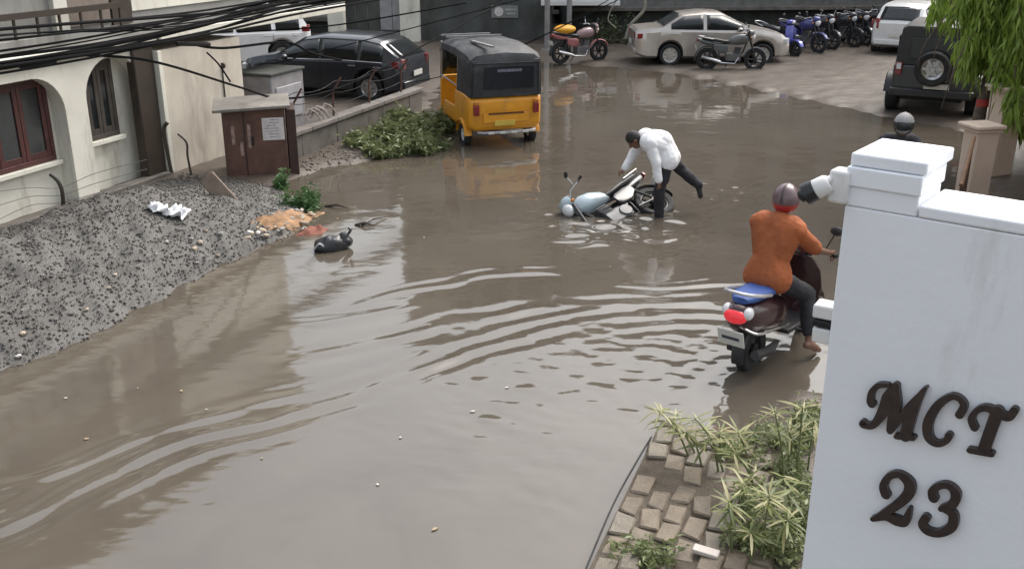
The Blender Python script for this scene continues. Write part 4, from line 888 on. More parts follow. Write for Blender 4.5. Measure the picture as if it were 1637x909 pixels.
# dark estate / crossover behind the low wall
DKB = paint('dark slate car paint', (.035, .04, .05), .3, .25)
SUV_TOP = [(0, .90), (.06, 1.0), (.55, 1.36), (.95, 1.44), (2.0, 1.46), (2.45, 1.40), (3.2, 1.0), (3.7, .93), (4.1, .84), (4.25, .62)]
SB = [(0, .88), (1.5, .92), (3.2, .89), (3.9, .80), (4.25, .55)]
b_ = R(19); c = Vector((-2.5, 22.45, .0)); hd = math.atan2(math.sin(b_), -math.cos(b_)); rgt = Vector((math.sin(hd), -math.cos(hd), 0)); c = c + rgt * .88
car('crossover_car', 'dark slate crossover parked behind the low compound wall', 'car', c, hd, 4.25, 1.78, SUV_TOP, SB, (.80, 3.42), .33, DKB, sidewin=((.45, 1.0), (1.08, 1.98), (2.06, 2.98)), wind=(2.5, 3.15), rear=(.08, .47), chromeline=True, taillow=.76, tailh=.22)
# white sport utility vehicle under the carport
b_ = R(-24); c = Vector((-5.95, 29.3, .0)); hd = math.atan2(math.sin(b_), -math.cos(b_))
SUV2 = [(0, 1.0), (.05, 1.1), (.28, 1.54), (.8, 1.61), (2.3, 1.62), (2.75, 1.54), (3.4, 1.10), (3.9, 1.04), (4.35, .94), (4.5, .7)]
car('utility_car', 'white sport utility vehicle parked under the carport canopy', 'car', c, hd, 4.5, 1.82, SUV2, [(0, .98), (1.5, 1.01), (3.4, .99), (4.2, .9), (4.5, .6)], (.85, 3.55), .36, WHT, sidewin=((.32, .98), (1.10, 2.05), (2.13, 3.2)), wind=(2.8, 3.35), rear=(.06, .27), rails=True, taillow=.95, tailh=.2, tailw=.34)

# black jeep
JB = paint('black jeep paint', (.03, .031, .034), .1, .3)
c = G(1482, 189); hd = R(90 - 27); jp = thing('jeep', 'black hard top jeep with spare wheel on its rear door', 'jeep', (c.x, c.y, .02), hd)
mb = MB(); mb.prism([(0, -.80, .50), (0, -.80, 1.05), (2.05, -.80, 1.05), (2.3, -.78, 1.05), (3.45, -.68, 1.02), (3.5, -.68, .55), (2.95, -.80, .5)], (0, 1.6, 0)); mb.build('body', JB, jp, .035)
secs = [[(x, -w_ + 0, 1.05), (x + k, -w_ * .92, 1.80 - d_), (x + k, -w_ * .80, 1.86 - d_), (x + k, w_ * .80, 1.86 - d_), (x + k, w_ * .92, 1.80 - d_), (x, w_, 1.05)] for x, k, w_, d_ in ((.02, .05, .78, .02), (.3, 0, .79, 0), (2.05, 0, .79, 0), (2.32, -.22, .79, .03))]
MB().loft(secs).build('hard_top', M('black hard top', (.028, .028, .03), .55, var=.2, bump=.2), jp, .02)
MB().box((.022, 0, 1.40), (.03, 1.0, .42)).build('rear_window', GLASSD, jp, .01)
for s in (1, -1):
    MB().box((1.45, s * .765, 1.42), (.75, .03, .42)).build('side_window', GLASSD, jp, .01); MB().box((.55, s * .765, 1.42), (.7, .03, .42)).build('side_window', GLASSD, jp, .01)
    MB().box((-.02, s * .69, .98), (.08, .13, .26)).build('tail_light', TAIL, jp, .012); MB().box((-.066, s * .69, 1.03), (.012, .09, .12)).build('reverse_lens', HEADL, jp)
    for xw in (.62, 2.95):
        wheel(jp, (xw, s * .80, .37), .37, .26, 6, .55); arc_strip((xw, s * .86, .37), .45, R(10), R(170), .22, .03).build('wheel_arch', TRIM, jp)
MB().box((-.06, 0, .50), (.14, 1.66, .17)).build('rear_bumper', TRIM, jp, .03); MB().box((-.14, -.1, .66), (.015, .5, .11)).build('number_plate', PLATE, jp, .003)
o = wheel(jp, (0, 0, 0), .36, .24, 6, .62, 'spare_wheel'); o.location = (-.13, .02, 1.02); o.rotation_euler = (0, 0, R(90))
MB().box((-.035, .02, 1.02), (.05, .2, .2)).build('spare_carrier', TRIM, jp); MB().box((1.6, 0, .45), (3.2, 1.2, .22)).build('chassis', BLACK, jp)
MB().box((3.48, 0, .85), (.06, .9, .35)).build('grille', TRIM, jp, .02)
for s in (1, -1): MB().lathe((3.5, s * .52, .86), [(.001, 0), (.1, 0), (.1, .03), (.001, .04)], 'X', 16).build('headlight', HEADL, jp)

# auto rickshaw
YEL = M('rickshaw yellow', (.74, .32, .018), .42, var=.08, coat=.3, dirt=(.42, .20, .045), dscale=4, dlev=.56); CANV = M('black canvas hood', (.03, .032, .036), .6, var=.3, scale=4, bump=.3, bscale=30, dirt=(.085, .09, .095), dscale=2.2, dlev=.5)
c = G(808, 234); hd = R(90 + 19); ar = thing('auto_rickshaw', 'yellow auto rickshaw with black canvas hood standing in flood water', 'rickshaw', (c.x, c.y, -.06), hd)
W2_ = .64; ar.scale = (1.1, 1.1, 1.09)
secs = []
for x, z0, z1, w_ in ((-.03, .42, .82, W2_ - .05), (.02, .34, .88, W2_ - .01), (.25, .31, .93, W2_), (.80, .31, .93, W2_), (.86, .31, .80, W2_)):
    secs.append([(x, -w_, z0 + .08), (x, -w_ + .1, z0), (x, w_ - .1, z0), (x, w_, z0 + .08), (x, w_, z1), (x, w_ - .06, z1 + .02), (x, -w_ + .06, z1 + .02), (x, -w_, z1)])
MB().loft(secs).build('rear_tub', YEL, ar, .02)
MB().box((1.45, 0, .36), (1.35, 1.16, .10)).build('floor', YEL, ar, .02)
for s in (1, -1): MB().box((1.25, s * .60, .50), (.75, .04, .26)).build('side_sill', YEL, ar, .015)
secs = [[(x, -w_, z0), (x, w_, z0), (x, w_, z1 - .06), (x, w_ - .08, z1), (x, -w_ + .08, z1), (x, -w_, z1 - .06)] for x, w_, z0, z1 in ((1.95, .58, .32, .98), (2.2, .52, .34, .98), (2.45, .34, .38, .92), (2.58, .18, .45, .82))]
MB().loft(secs).build('front_cowl', YEL, ar, .02)
secs = []
for x, zz, w_ in ((-.05, 1.50, .58), (.0, 1.60, .62), (.15, 1.67, .635), (.8, 1.72, .64), (1.6, 1.71, .62), (2.0, 1.64, .57), (2.08, 1.60, .55)):
    secs.append([(x, -w_, zz - .20), (x, -w_ * .97, zz - .09), (x, -w_ * .8, zz - .02), (x, 0, zz + .02), (x, w_ * .8, zz - .02), (x, w_ * .97, zz - .09), (x, w_, zz - .20), (x, w_ * .9, zz - .2), (x, 0, zz - .06), (x, -w_ * .9, zz - .2)])
MB().loft(secs).build('hood_roof', CANV, ar)
MB().add([(-.035, -.60, .90), (-.035, .60, .90), (-.045, .585, 1.5), (-.045, -.585, 1.5), (.0, -.60, .90), (.0, .60, .90), (.0, .585, 1.5), (.0, -.585, 1.5)], [(0, 1, 2, 3), (4, 5, 6, 7), (0, 1, 5, 4), (1, 2, 6, 5), (2, 3, 7, 6), (3, 0, 4, 7)]).build('hood_back', CANV, ar, .01)
MB().box((-.052, -.05, 1.22), (.012, .86, .36)).build('rear_window', M('smoked plastic', (.012, .014, .02), .2), ar, .004)
MB().box((-.060, -.06, 1.335), (.004, .42, .045)).build('window_sticker', M('dull sticker', (.14, .15, .2), .6, var=.4, scale=25), ar)
for s in (1, -1):
    MB().add([(-.02, s * .625, .92), (.72, s * .63, .92), (.62, s * .625, 1.5), (-.02, s * .605, 1.5), (-.02, s * .60, .92), (.72, s * .605, .92), (.62, s * .60, 1.5), (-.02, s * .58, 1.5)], [(0, 1, 2, 3), (4, 5, 6, 7), (0, 1, 5, 4), (1, 2, 6, 5), (2, 3, 7, 6), (3, 0, 4, 7)]).build('hood_side', CANV, ar)
    MB().tube([(.72, s * .615, .9), (.64, s * .61, 1.56)], .018, 8).build('post', STEEL, ar); MB().tube([(1.98, s * .56, .95), (1.85, s * .57, 1.62)], .02, 8).build('post', STEEL, ar)
    MB().tube([(.74, s * .62, 1.0), (1.9, s * .58, 1.02)], .014, 6).build('arm_rail', STEEL, ar) if s > 0 else None
    MB().box((-.055, s * .52, .70), (.05, .10, .17)).build('tail_light', TAIL, ar, .012); MB().box((-.058, s * .52, .815), (.045, .09, .05)).build('indicator', AMBER, ar, .008)
    wheel(ar, (.42, s * .585, .22), .22, .11, 4, .5, hub=WHITEP); arc_strip((.42, s * .60, .22), .27, R(5), R(175), .14, .012).build('mudguard', YEL, ar)
MB().box((-.045, 0, .555), (.02, .80, .16)).build('engine_door', YEL, ar, .012); MB().box((-.058, 0, .63), (.01, .62, .03)).build('engine_vent', M('shadow slot', (.12, .05, .01), .6), ar)
MB().tube([(-.06, -.50, .33), (-.13, -.42, .33), (-.14, 0, .32), (-.13, .42, .33), (-.06, .50, .33)], .026, 8).build('bumper_bar', STEEL, ar)
for y in (-.3, -.1, .1, .3): MB().box((-.165, y, .33), (.012, .1, .04)).build('reflector', PLATE, ar, .003)
MB().tube([(-.05, -.57, .93), (-.058, -.565, 1.46), (-.058, .565, 1.46), (-.05, .57, .93)], .012, 6).build('hood_seam', SEATB, ar); MB().box((-.062, .03, .47), (.012, .36, .09)).build('number_plate', M('yellow plate', (.62, .45, .08), .5), ar, .003)
MB().box((.42, 0, .62), (.5, 1.1, .25)).build('bench_seat', SEATB, ar, .03); MB().box((.3, 0, 1.0), (.12, 1.08, .42)).build('bench_back', SEATB, ar, .03); MB().box((1.45, 0, .68), (.32, .5, .12)).build('driver_seat', SEATB, ar, .03); MB().box((1.45, 0, .5), (.28, .4, .26)).build('seat_box', TRIM, ar)
MB().add([(2.06, -.53, 1.0), (2.06, .53, 1.0), (1.93, .53, 1.58), (1.93, -.53, 1.58)], [(0, 1, 2, 3)]).build('windscreen', PANE, ar).modifiers.new('s', 'SOLIDIFY').thickness = .006
wheel(ar, (2.25, 0, .2), .2, .1, 4, .5, hub=WHITEP); MB().tube([(1.95, -.3, 1.05), (1.92, 0, 1.02), (1.95, .3, 1.05)], .016, 6).build('handlebar', DMET, ar); MB().tube([(1.95, 0, 1.02), (2.2, 0, .3)], .025, 6).build('steering_column', DMET, ar)
MB().box((.3, .3, 1.735), (.9, .06, .03), R(6)).build('roof_rack_bar', STEEL, ar); MB().box((1.75, .15, 1.735), (.05, .9, .03)).build('roof_rack_bar', STEEL, ar); MB().box((1.35, .12, 1.745), (.05, 1.0, .03)).build('roof_rack_bar', STEEL, ar)

# ------------------------------------------------------------------ motorcycles and scooters
def motorcycle(label, loc, rz, tank=(.03, .03, .04), side=None, group=None, rot=None, fair=True, name='motorcycle', seat=SEATB, cat='motorcycle', bundle=None):
    t = thing(name, label, cat, loc, rz, group, rot); pm = paint('tank %.2f %.2f %.2f' % tank, tank, .1, .3); sm = pm if side is None else paint('side %.2f %.2f %.2f' % side, side, .1, .3)
    wheel(t, (-.63, 0, .30), .30, .11, 6, .70, wire=True, hub=DMET); wheel(t, (.66, 0, .30), .30, .09, 6, .70, wire=True, hub=DMET)
    mb = MB(); mb.tube([(.45, 0, .92), (.2, 0, .72), (-.35, 0, .70), (-.72, 0, .72)], .022, 7); mb.tube([(.45, 0, .9), (.32, 0, .5), (.1, 0, .26), (-.3, 0, .28), (-.35, 0, .68)], .022, 7)
    for s in (1, -1): mb.tube([(-.3, s * .09, .32), (-.63, s * .09, .30)], .018, 6); mb.tube([(-.60, s * .10, .34), (-.45, s * .10, .68)], .022, 7)
    mb.build('frame', DMET, t)
    mb = MB(); mb.box((.06, 0, .36), (.40, .22, .20)); mb.lathe((-.06, -.13, .36), [(.02, 0), (.10, .0), (.10, .26), (.02, .26)], 'Y', 14)
    for k in range(5): mb.box((.16 + k * .008, 0, .48 + k * .035), (.20, .20, .018))
    mb.build('engine', M('engine grey', (.16, .16, .165), .45, .6, var=.2), t, .012)
    secs = [oval(x, w_, z0, z1) for x, w_, z0, z1 in ((-.12, .07, .72, .80), (-.02, .12, .69, .90), (.15, .155, .68, .97), (.32, .15, .70, .99), (.44, .09, .76, .95), (.47, .04, .80, .90))]
    MB().loft(secs).build('fuel_tank', pm, t, 0, 60)
    secs = [oval(x, w_, z0, z1) for x, w_, z0, z1 in ((-.80, .07, .84, .89), (-.72, .11, .80, .90), (-.4, .12, .76, .86), (-.2, .12, .73, .82), (-.06, .10, .73, .81))]
    MB().loft(secs).build('seat', seat, t, 0, 60)
    for s in (1, -1): MB().loft([oval(x, .02, z0, z1) for x, z0, z1 in ((-.48, .58, .72), (-.35, .48, .72), (-.16, .46, .70), (-.10, .52, .66))]).build('side_panel', sm, t, 0, 60).location = (0, s * .11, 0)
    MB().loft([oval(x, w_, z0, z1) for x, w_, z0, z1 in ((-.92, .04, .80, .86), (-.84, .08, .72, .85), (-.6, .10, .66, .80), (-.42, .09, .66, .74))]).build('tail_cowl', sm, t, 0, 60)
    for s in (1, -1):
        MB().tube([(.66, s * .085, .30), (.50, s * .085, .80), (.44, s * .085, .98)], [.026, .022, .02], 8).build('fork_leg', DMET, t)
        MB().tube([(.44, s * .05, 1.0), (.40, s * .2, 1.06), (.30, s * .37, 1.03)], .013, 7).build('handlebar', CHROME, t); MB().tube([(.31, s * .33, 1.035), (.26, s * .43, 1.025)], .02, 8).build('grip', BLACK, t)
        MB().tube([(.36, s * .28, 1.05), (.38, s * .34, 1.18)], .007, 5).build('mirror_stem', CHROME, t); MB().ell((.38, s * .36, 1.21), (.018, .06, .04), 12, 8).build('mirror', HEADL if False else TRIM, t)
        MB().ell((.5, s * .17, .90), (.03, .03, .025), 10, 6).build('indicator', AMBER, t)
    arc_strip((.66, 0, .30), .325, R(30), R(160), .12).build('front_mudguard', sm, t); arc_strip((-.63, 0, .30), .34, R(45), R(190), .14).build('rear_mudguard', TRIM, t)
    MB().ell((.55, 0, .90), (.075, .095, .10), 16, 10).build('headlight', HEADL, t)
    if fair: MB().loft([oval(x, w_, z0, z1) for x, w_, z0, z1 in ((.46, .13, .86, 1.10), (.54, .12, .92, 1.08), (.60, .05, .97, 1.04))]).build('headlamp_cowl', pm, t, 0, 60)
    MB().box((.42, 0, 1.04), (.07, .2, .08)).build('instruments', TRIM, t, .012)
    MB().tube([(.2, -.13, .36), (.1, -.15, .20), (-.25, -.16, .22), (-.32, -.17, .25), (-.80, -.18, .38)], [.02, .02, .025, .045, .045], 9).build('exhaust', CHROME, t)
    MB().box((-.93, 0, .80), (.04, .14, .07)).build('tail_light', TAIL, t, .01); MB().box((-.95, 0, .60), (.012, .2, .12), rot=Matrix.Rotation(R(-15), 3, 'Y')).build('number_plate', PLATE, t, .003)
    MB().tube([(-.5, .14, .84), (-.85, .12, .90), (-.92, 0, .91), (-.85, -.12, .90), (-.5, -.14, .84)], .012, 6).build('grab_rail', STEEL, t)
    if bundle: MB().ell((-.50, 0, .96), (.33, .27, .13), 18, 10).build('rain_cover', bundle, t)
    if rot is None: MB().tube([(-.05, .1, .28), (-.1, .3, .01)], .012, 6).build('side_stand', DMET, t)
    return t
def scooter(label, loc, rz, col, name='scooter', group=None, seat=SEATB):
    t = thing(name, label, 'scooter', loc, rz, group); pm = paint('scooter %.2f %.2f %.2f' % col, col, .1, .25)
    wheel(t, (0, 0, .23), .23, .11, 6, .55, wire=True, hub=DMET); wheel(t, (1.24, 0, .23), .23, .10, 6, .55, wire=True, hub=DMET)
    secs = [oval(x, w_, z0, z1, 16, 2.4) for x, w_, z0, z1 in ((-.40, .06, .60, .72), (-.34, .115, .52, .77), (-.2, .165, .44, .78), (0, .19, .41, .77), (.2, .185, .36, .74), (.38, .16, .32, .68), (.50, .12, .30, .60))]
    MB().loft(secs).build('rear_body', pm, t, 0, 60)
    secs = [oval(x, w_, z0, z1, 14, 2.6) for x, w_, z0, z1 in ((-.30, .08, .77, .83), (-.2, .135, .76, .86), (.05, .15, .75, .85), (.3, .14, .72, .83), (.48, .10, .68, .80), (.53, .05, .67, .74))]
    MB().loft(secs).build('seat', seat, t, 0, 60)
    MB().box((.70, 0, .29), (.52, .34, .05)).build('floorboard', TRIM, t, .015)
    secs = [[(x0, -w_, z), (x0 + .03, -w_ * .5, z), (x0 + .045, 0, z), (x0 + .03, w_ * .5, z), (x0, w_, z), (x0 + .03, w_, z), (x0 + .09, w_ * .5, z), (x0 + .12, 0, z), (x0 + .09, -w_ * .5, z), (x0 + .03, -w_, z)] for x0, w_, z in ((.93, .15, .28), (.98, .19, .42), (.99, .22, .60), (.96, .20, .78), (.93, .13, .90))]
    MB().loft(secs).build('front_apron', pm, t, .01)
    MB().loft([oval(x, w_, z0, z1) for x, w_, z0, z1 in ((.86, .10, .94, 1.03), (.93, .17, .92, 1.06), (1.02, .15, .93, 1.06), (1.09, .07, .96, 1.03))]).build('handle_cowl', pm, t, 0, 60)
    MB().ell((1.08, 0, .99), (.04, .07, .05), 14, 8).build('headlight', HEADL, t)
    arc_strip((1.24, 0, .23), .27, R(20), R(165), .15).build('front_mudguard', pm, t); MB().tube([(1.24, .07, .23), (1.03, .03, .86)], .025, 8).build('fork', DMET, t)
    for s in (1, -1):
        MB().tube([(.95, s * .13, 1.0), (.90, s * .28, 1.01), (.87, s * .37, 1.0)], .013, 7).build('handlebar', DMET, t); MB().tube([(.89, s * .29, 1.01), (.86, s * .39, 1.0)], .02, 8).build('grip', BLACK, t)
        MB().tube([(.94, s * .24, 1.02), (.97, s * .30, 1.17)], .007, 5).build('mirror_stem', DMET, t); MB().ell((.97, s * .32, 1.21), (.018, .065, .045), 12, 8).build('mirror', TRIM, t)
        MB().ell((-.32, s * .105, .70), (.07, .045, .06), 12, 8).build('indicator', HEADL, t)
        MB().tube(catmull([(-.36, s * .05, .58), (-.25, s * .17, .50), (.1, s * .21, .46), (.4, s * .18, .40)], 5), .014, 6).build('side_trim', CHROME, t)
        MB().tube([(.60, s * .16, .28), (.62, s * .24, .28)], .014, 6).build('footrest', DMET, t)
    MB().ell((-.365, 0, .665), (.065, .115, .07), 16, 10).build('tail_light', M('lit brake lens', (.60, .03, .04), .2, emit=.3), t)
    MB().tube(catmull([(.0, .16, .80), (-.22, .17, .86), (-.38, .11, .90), (-.41, 0, .91), (-.38, -.11, .90), (-.22, -.17, .86), (.0, -.16, .80)], 5), .016, 7).build('grab_rail', M('silver rail', (.5, .5, .52), .35, .6), t)
    MB().box((-.42, 0, .475), (.012, .26, .17), rot=Matrix.Rotation(R(-18), 3, 'Y')).build('number_plate', PLATE, t, .004)
    MB().box((-.432, 0, .475), (.004, .17, .03), rot=Matrix.Rotation(R(-18), 3, 'Y')).build('plate_print', INK, t)
    arc_strip((0, 0, .23), .27, R(70), R(195), .13).build('rear_mudguard', TRIM, t)
    MB().tube([(.25, -.15, .26), (.05, -.17, .24), (-.28, -.18, .30)], [.02, .05, .045], 9).build('exhaust', DMET, t); MB().box((.08, .13, .27), (.42, .12, .14)).build('engine', DMET, t, .02)
    return t
# parked row by the far block
row = [(7.95, 30.6, 'scooter', (.10, .11, .42), 'blue scooter heading the parked row beside the silver sedan'),
       (8.9, 31.3, 'm', (.06, .065, .22), 'dark blue motorcycle second in the parked row'), (9.7, 32.0, 'm', (.03, .03, .04), None), (10.4, 32.6, 'm', (.03, .03, .04), None),
       (11.1, 33.2, 'm', (.03, .03, .04), None), (11.8, 33.9, 'm', (.03, .03, .04), None), (12.5, 34.5, 'm', (.03, .03, .04), None)]
for i, (x, y, kd, col, lab) in enumerate(row):
    hd = math.atan2(-.86, .45) + random.uniform(-.28, .28); x += random.uniform(-.12, .12); y += random.uniform(-.25, .25)
    if kd == 'scooter': scooter(lab, (x - .6 * math.cos(hd), y - .6 * math.sin(hd), .07), hd, col, group='motorbikes parked in a row')
    else: motorcycle(lab or 'black motorcycle in the parked row before the dark grey block', (x, y, .07), hd, col, group='motorbikes parked in a row')
q = G(1165, 113.5); motorcycle('dark grey motorcycle parked across the silver sedan front door', (q.x, q.y - .1, .03), R(-6), (.12, .125, .125), (.10, .11, .11))
q = G(918, 103); motorcycle('motorcycle with yellow rain cover on its seat by steel posts', (q.x + .15, q.y + .15, .03), R(28), (.30, .20, .21), (.34, .12, .12), bundle=M('yellow rain cover', (.75, .36, .03), .5, var=.1))
# scattered helmets on the parked row
for (x, y, z, lab) in [(7.25, 32.2, 1.0, 'white helmet resting on a bike seat behind the sedan bonnet'), (7.95, 32.6, 1.0, 'white helmet hung on a bike handlebar beside the blue scooter')]:
    pass

# ------------------------------------------------------------------ people
def skin_mesh(mb, name, mat, parent, vox=.014, sm=3):
    o = mb.build(name, mat, parent, 0, 0); r_ = o.modifiers.new('remesh', 'REMESH'); r_.mode = 'VOXEL'; r_.voxel_size = vox; r_.use_smooth_shade = True
    s = o.modifiers.new('smooth', 'SMOOTH'); s.iterations = sm; s.factor = .5; return o
SKIN = M('brown skin', (.17, .085, .055), .5, var=.12, scale=8); HAIR = M('black hair', (.014, .012, .011), .6, var=.3, scale=30, bump=.6, bscale=90)
def hand(mb, wr, dr, side, curl=Vector((0, 0, -1)), s=1.0):
    wr = Vector(wr); d = Vector(dr).normalized(); sd = Vector(side) - d * Vector(side).dot(d); sd.normalize(); cu = Vector(curl) - d * Vector(curl).dot(d); cu = cu.normalized() if cu.length > 1e-3 else d.cross(sd)
    pm = wr + d * .075 * s
    for k in (-1.2, -.4, .4, 1.2): mb.capsule(wr + d * .015 + sd * k * .012, pm + sd * k * .021, .017, .013, 8, 3)
    for k, l_ in ((-1.35, .9), (-.45, 1.0), (.45, .95), (1.35, .75)):
        a = pm + sd * k * .021; b = a + (d * .8 + cu * .35).normalized() * .036 * l_; c_ = b + (d * .25 + cu).normalized() * .034 * l_; mb.capsule(a, b, .0098, .009, 8, 3); mb.capsule(b, c_, .009, .0078, 8, 3)
    a = wr + d * .025 - sd * .03; b = a + (d * .6 - sd * .6 + cu * .3) * .04; mb.capsule(a, b, .012, .0105, 8, 3); mb.capsule(b, b + (d * .8 + cu * .4) * .03, .0105, .009, 8, 3)
def foot(mb, ank, toe, w_=.038):
    ank, toe = Vector(ank), Vector(toe); mb.capsule(ank, ank * .55 + toe * .45 + Vector((0, 0, .01)), .04, .035); mb.capsule(ank - (toe - ank) * .25 - Vector((0, 0, .02)), toe, .034, .027); mb.capsule(ank * .4 + toe * .6, toe, w_, .028)
def head_geo(mb, c, f, up):
    f = Vector(f).normalized(); up = Vector(up); up = (up - f * up.dot(f)).normalized(); s = up.cross(f); m_ = Matrix((f, s, up)).transposed(); c = Vector(c)
    mb.ell(c + m_ @ Vector((-.01, 0, .025)), (.098, .076, .10), 18, 12, m_); mb.ell(c + m_ @ Vector((.03, 0, -.05)), (.062, .056, .072), 16, 10, m_)
    mb.capsule(c + m_ @ Vector((.09, 0, .015)), c + m_ @ Vector((.112, 0, -.02)), .009, .014, 8, 3); mb.capsule(c + m_ @ Vector((.082, -.02, -.062)), c + m_ @ Vector((.082, .02, -.062)), .009, .009, 8, 3)
    for k in (1, -1): mb.ell(c + m_ @ Vector((-.005, k * .078, -.005)), (.022, .011, .033), 10, 8, m_); mb.capsule(c + m_ @ Vector((.082, k * .015, .032)), c + m_ @ Vector((.078, k * .045, .034)), .008, .008, 8, 3)
    return m_
def person(label, J, shirt, trousers, parent_loc=(0, 0, 0), rz=0, bare_feet=True, long_sleeve=False, helmet=None, shoe=None, face=(1, 0, 0), up=(0, 0, 1), hcol=None, trouser_to=1.0, group=None, bulk=0.0):
    t = thing('person', label, 'person', parent_loc, rz, group); V = {k: Vector(v_) for k, v_ in J.items()}
    mb = MB(); mid = (V['pelvis'] + V['chest']) / 2 + V.get('belly', Vector((0, 0, 0)))
    def torso(mb, g_=0.0, low=True):
        for s in ('l', 'r'):
            sh = V[s + '_sho']; hp = V[s + '_hip']
            mb.capsule(V['chest'] * .3 + sh * .7, mid * .55 + (sh * .45 + hp * .55) * .45, .088 + g_, .098 + g_); mb.capsule(mid * .6 + hp * .4, hp, .105 + g_, .105 + g_)
            mb.capsule(V['chest'], sh, .075 + g_, .062 + g_)
        mb.capsule(V['chest'], mid, .10 + g_, .115 + g_); mb.capsule(mid, V['pelvis'], .115 + g_, .12 + g_)
    torso(mb, -.012); mb.capsule(V['chest'], V['head'] * .8 + V['chest'] * .2, .055, .05)
    hm = head_geo(mb, V['head'], face, up)
    for s in ('l', 'r'):
        mb.capsule(V[s + '_sho'], V[s + '_elb'], .05, .040); mb.capsule(V[s + '_elb'], V[s + '_wri'], .040, .026)
        d = (V[s + '_wri'] - V[s + '_elb']).normalized(); hand(mb, V[s + '_wri'], J.get(s + '_hdir', d), J.get(s + '_hside', d.cross(Vector((0, 0, 1)))), J.get(s + '_hcurl', Vector((0, 0, -1))))
        mb.capsule(V[s + '_hip'], V[s + '_kne'], .078, .053); mb.capsule(V[s + '_kne'], V[s + '_ank'], .054, .034); foot(mb, V[s + '_ank'], V[s + '_toe'])
    skin_mesh(mb, 'body', SKIN, t, .011, 2)
    mb = MB(); torso(mb, .014 + bulk)
    for s in ('l', 'r'):
        e = V[s + '_elb']; w_ = V[s + '_wri']
        if long_sleeve: mb.capsule(V[s + '_sho'], e, .068 + bulk * .5, .058 + bulk * .5); mb.capsule(e, w_ * .92 + e * .08, .058 + bulk * .4, .045 + bulk * .4)
        else: mb.capsule(V[s + '_sho'], e * .82 + V[s + '_sho'] * .18, .070 + bulk * .4, .066 + bulk * .4)
    o = skin_mesh(mb, 'shirt', shirt, t, .013, 2)
    tx = bpy.data.textures.get('folds') or bpy.data.textures.new('folds', 'CLOUDS'); tx.noise_scale = .13; dm = o.modifiers.new('folds', 'DISPLACE'); dm.texture = tx; dm.strength = .022; dm.mid_level = .5; dm.texture_coords = 'LOCAL'
    mb = MB(); mb.capsule(V['l_hip'], V['r_hip'], .112, .112); mb.capsule(V['pelvis'], V['pelvis'] * .95 + mid * .05, .112, .11)
    for s in ('l', 'r'):
        k = V[s + '_kne']; a = V[s + '_ank']; mb.capsule(V[s + '_hip'], k, .108, .084); mb.capsule(k, k + (a - k) * trouser_to, .084, .070)
    o = skin_mesh(mb, 'trousers', trousers, t, .014, 2); dm = o.modifiers.new('folds', 'DISPLACE'); dm.texture = tx; dm.strength = .03; dm.mid_level = .5; dm.texture_coords = 'LOCAL'
    if shoe:
        mb = MB()
        for s in ('l', 'r'):
            ank, toe = V[s + '_ank'], V[s + '_toe']; mb.capsule(ank - (toe - ank) * .3 - Vector((0, 0, .01)), toe, .046, .038); mb.capsule(ank, ank * .5 + toe * .5, .05, .042)
        skin_mesh(mb, 'shoes', shoe, t, .012, 2)
    if helmet:
        c = V['head'] + hm @ Vector((0, 0, .02)); hl = MB().ell(c, (.145, .125, .145), 24, 16, hm, -.82, 1).build('helmet', helmet[0], t, 0, 60)
        MB().ell(c + hm @ Vector((-.004, 0, .0)), (.1475, .1275, .1475), 24, 8, hm, -.8, helmet[3] if len(helmet) > 3 else -.28).build('helmet_band', helmet[1], hl, 0, 60)
        MB().ell(c + hm @ Vector((.045, 0, .0)), (.108, .112, .10), 20, 10, hm, -.55, .55).build('visor', GLASSD, hl, 0, 60)
        MB().ell(c + hm @ Vector((-.006, 0, .004)), (.1485, .03, .1485), 24, 12, hm, -.2, .98).build('helmet_stripe', helmet[2], hl, 0, 60)
    else:
        c = V['head']; m2 = MB(); m2.ell(c + hm @ Vector((-.022, 0, .035)), (.104, .086, .106), 20, 12, hm, -.30, 1); m2.ell(c + hm @ Vector((-.045, 0, -.01)), (.075, .078, .08), 16, 10, hm)
        skin_mesh(m2, 'hair', HAIR, t, .012, 1)
    return t
# fallen motorcycle and the man in the white shirt
fm = motorcycle('fallen motorcycle with pale blue white tank lying in flood water', (1.43, 13.92, .06), 0, (.38, .46, .50), (.03, .03, .035), rot=None, fair=True)
bpy.data.objects.remove([c for c in fm.children if c.name.startswith('side_stand')][0])
fm.rotation_euler = (Matrix.Rotation(R(221), 3, 'Z') @ Matrix.Rotation(R(12), 3, 'Y') @ Matrix.Rotation(R(66), 3, 'X')).to_euler()
fm.location = (1.80, 13.42, -.17)
WS = M('white cotton shirt', (.80, .80, .81), .8, var=.05, scale=5, bump=.5, bscale=12); DT = M('charcoal trousers', (.022, .022, .027), .75, var=.2, scale=8)
J = dict(pelvis=(2.20, 13.72, .82), chest=(1.90, 13.72, 1.08), head=(1.70, 13.70, 1.07), belly=(.03, 0, .10), l_sho=(1.90, 13.55, 1.05), r_sho=(1.88, 13.90, 1.08), l_elb=(1.99, 13.46, .80), l_wri=(2.03, 13.42, .56), r_elb=(1.74, 13.95, .84), r_wri=(1.60, 13.85, .63),
         l_hip=(2.17, 13.62, .80), r_hip=(2.21, 13.84, .80), l_kne=(2.07, 13.55, .40), l_ank=(2.09, 13.60, -.04), l_toe=(1.94, 13.56, -.08), r_kne=(2.42, 13.88, .60), r_ank=(2.66, 13.84, .40), r_toe=(2.70, 13.80, .24), r_hdir=Vector((-.7, 0, -.5)))
person('man in a white shirt bending over the fallen motorcycle with one leg kicked back', J, WS, DT, shoe=M('black shoe', (.015, .014, .014), .5), face=(-.55, -.1, -.83), up=(-.83, 0, .55), long_sleeve=True, bulk=.035)
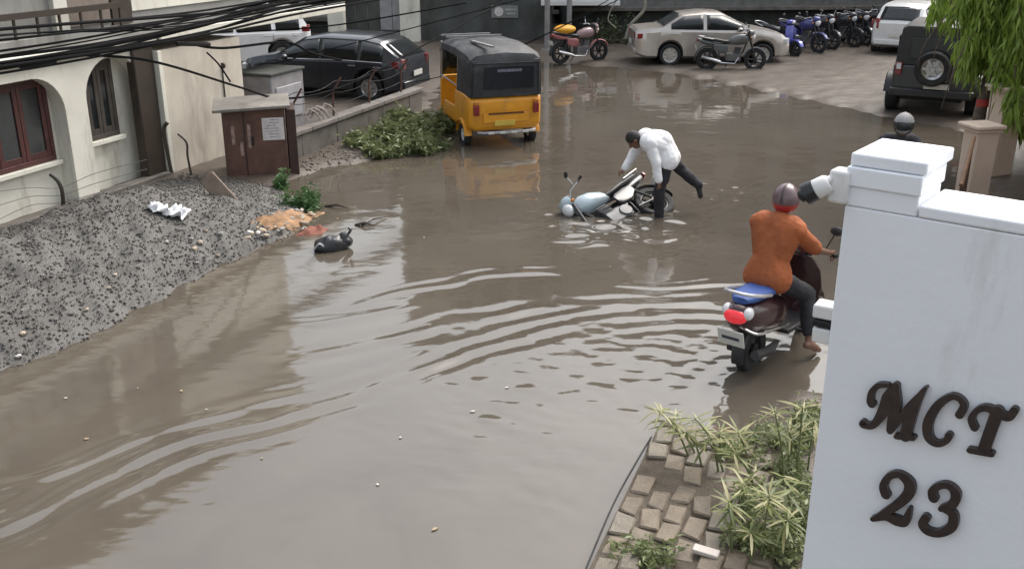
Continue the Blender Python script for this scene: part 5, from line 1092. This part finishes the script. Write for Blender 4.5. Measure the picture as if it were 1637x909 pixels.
# scooter and rider in the orange shirt
SX, SY, SPH = 2.25, 8.6, R(90 - 40)
scooter('dark maroon scooter with blue seat cover and lit tail lamp carrying the orange shirt rider', (SX, SY, -.05), SPH, (.042, .016, .019), seat=M('blue seat cover', (.05, .11, .34), .55, var=.15, scale=8))
J = dict(pelvis=(.20, 0, .90), chest=(.36, 0, 1.36), head=(.46, 0, 1.57), l_sho=(.34, .185, 1.35), r_sho=(.34, -.185, 1.35), l_elb=(.58, .29, 1.12), r_elb=(.56, -.32, 1.12), l_wri=(.84, .335, 1.03), r_wri=(.84, -.335, 1.03),
         l_hip=(.22, .10, .88), r_hip=(.22, -.10, .88), l_kne=(.66, .17, .78), r_kne=(.60, -.25, .66), l_ank=(.66, .13, .38), l_toe=(.84, .14, .36), r_ank=(.50, -.36, .20), r_toe=(.66, -.40, .10), l_hside=Vector((0, 0, 1)), r_hside=Vector((0, 0, 1)), l_hcurl=Vector((-.3, -.2, -1)), r_hcurl=Vector((-.3, .2, -1)))
OR = M('orange cotton shirt', (.34, .095, .03), .8, var=.22, scale=4, bump=.9, bscale=11)
person('rider in an orange shirt and dark red helmet sitting on maroon scooter', J, OR, DT, (SX, SY, -.05), SPH, face=(1, .15, -.05), trouser_to=.72, bulk=.022, helmet=(M('wine helmet', (.13, .085, .09), .3, coat=.4), M('red helmet band', (.36, .025, .03), .3, coat=.4), M('dark helmet stripe', (.06, .04, .045), .3)))
# second rider, mostly behind the sign wall
q = Vector((4.98, 12.60, -.06)); hd2 = R(-100)
scooter('grey scooter of the second rider behind the sign wall', q - Vector((math.cos(hd2), math.sin(hd2), 0)) * .4, hd2, (.12, .12, .13))
J2 = dict(J); J2['r_kne'] = (.66, -.17, .78); J2['r_ank'] = (.66, -.13, .38); J2['r_toe'] = (.84, -.14, .36)
person('second rider in dark shirt and grey topped helmet behind the sign wall', J2, M('dark shirt', (.03, .03, .036), .8), DT, q - Vector((math.cos(hd2), math.sin(hd2), 0)) * .4, hd2, face=(1, -.2, -.1), helmet=(M('white helmet', (.30, .29, .29), .6), M('black helmet band', (.02, .02, .022), .4), M('grey helmet stripe', (.40, .39, .39), .5), .25))
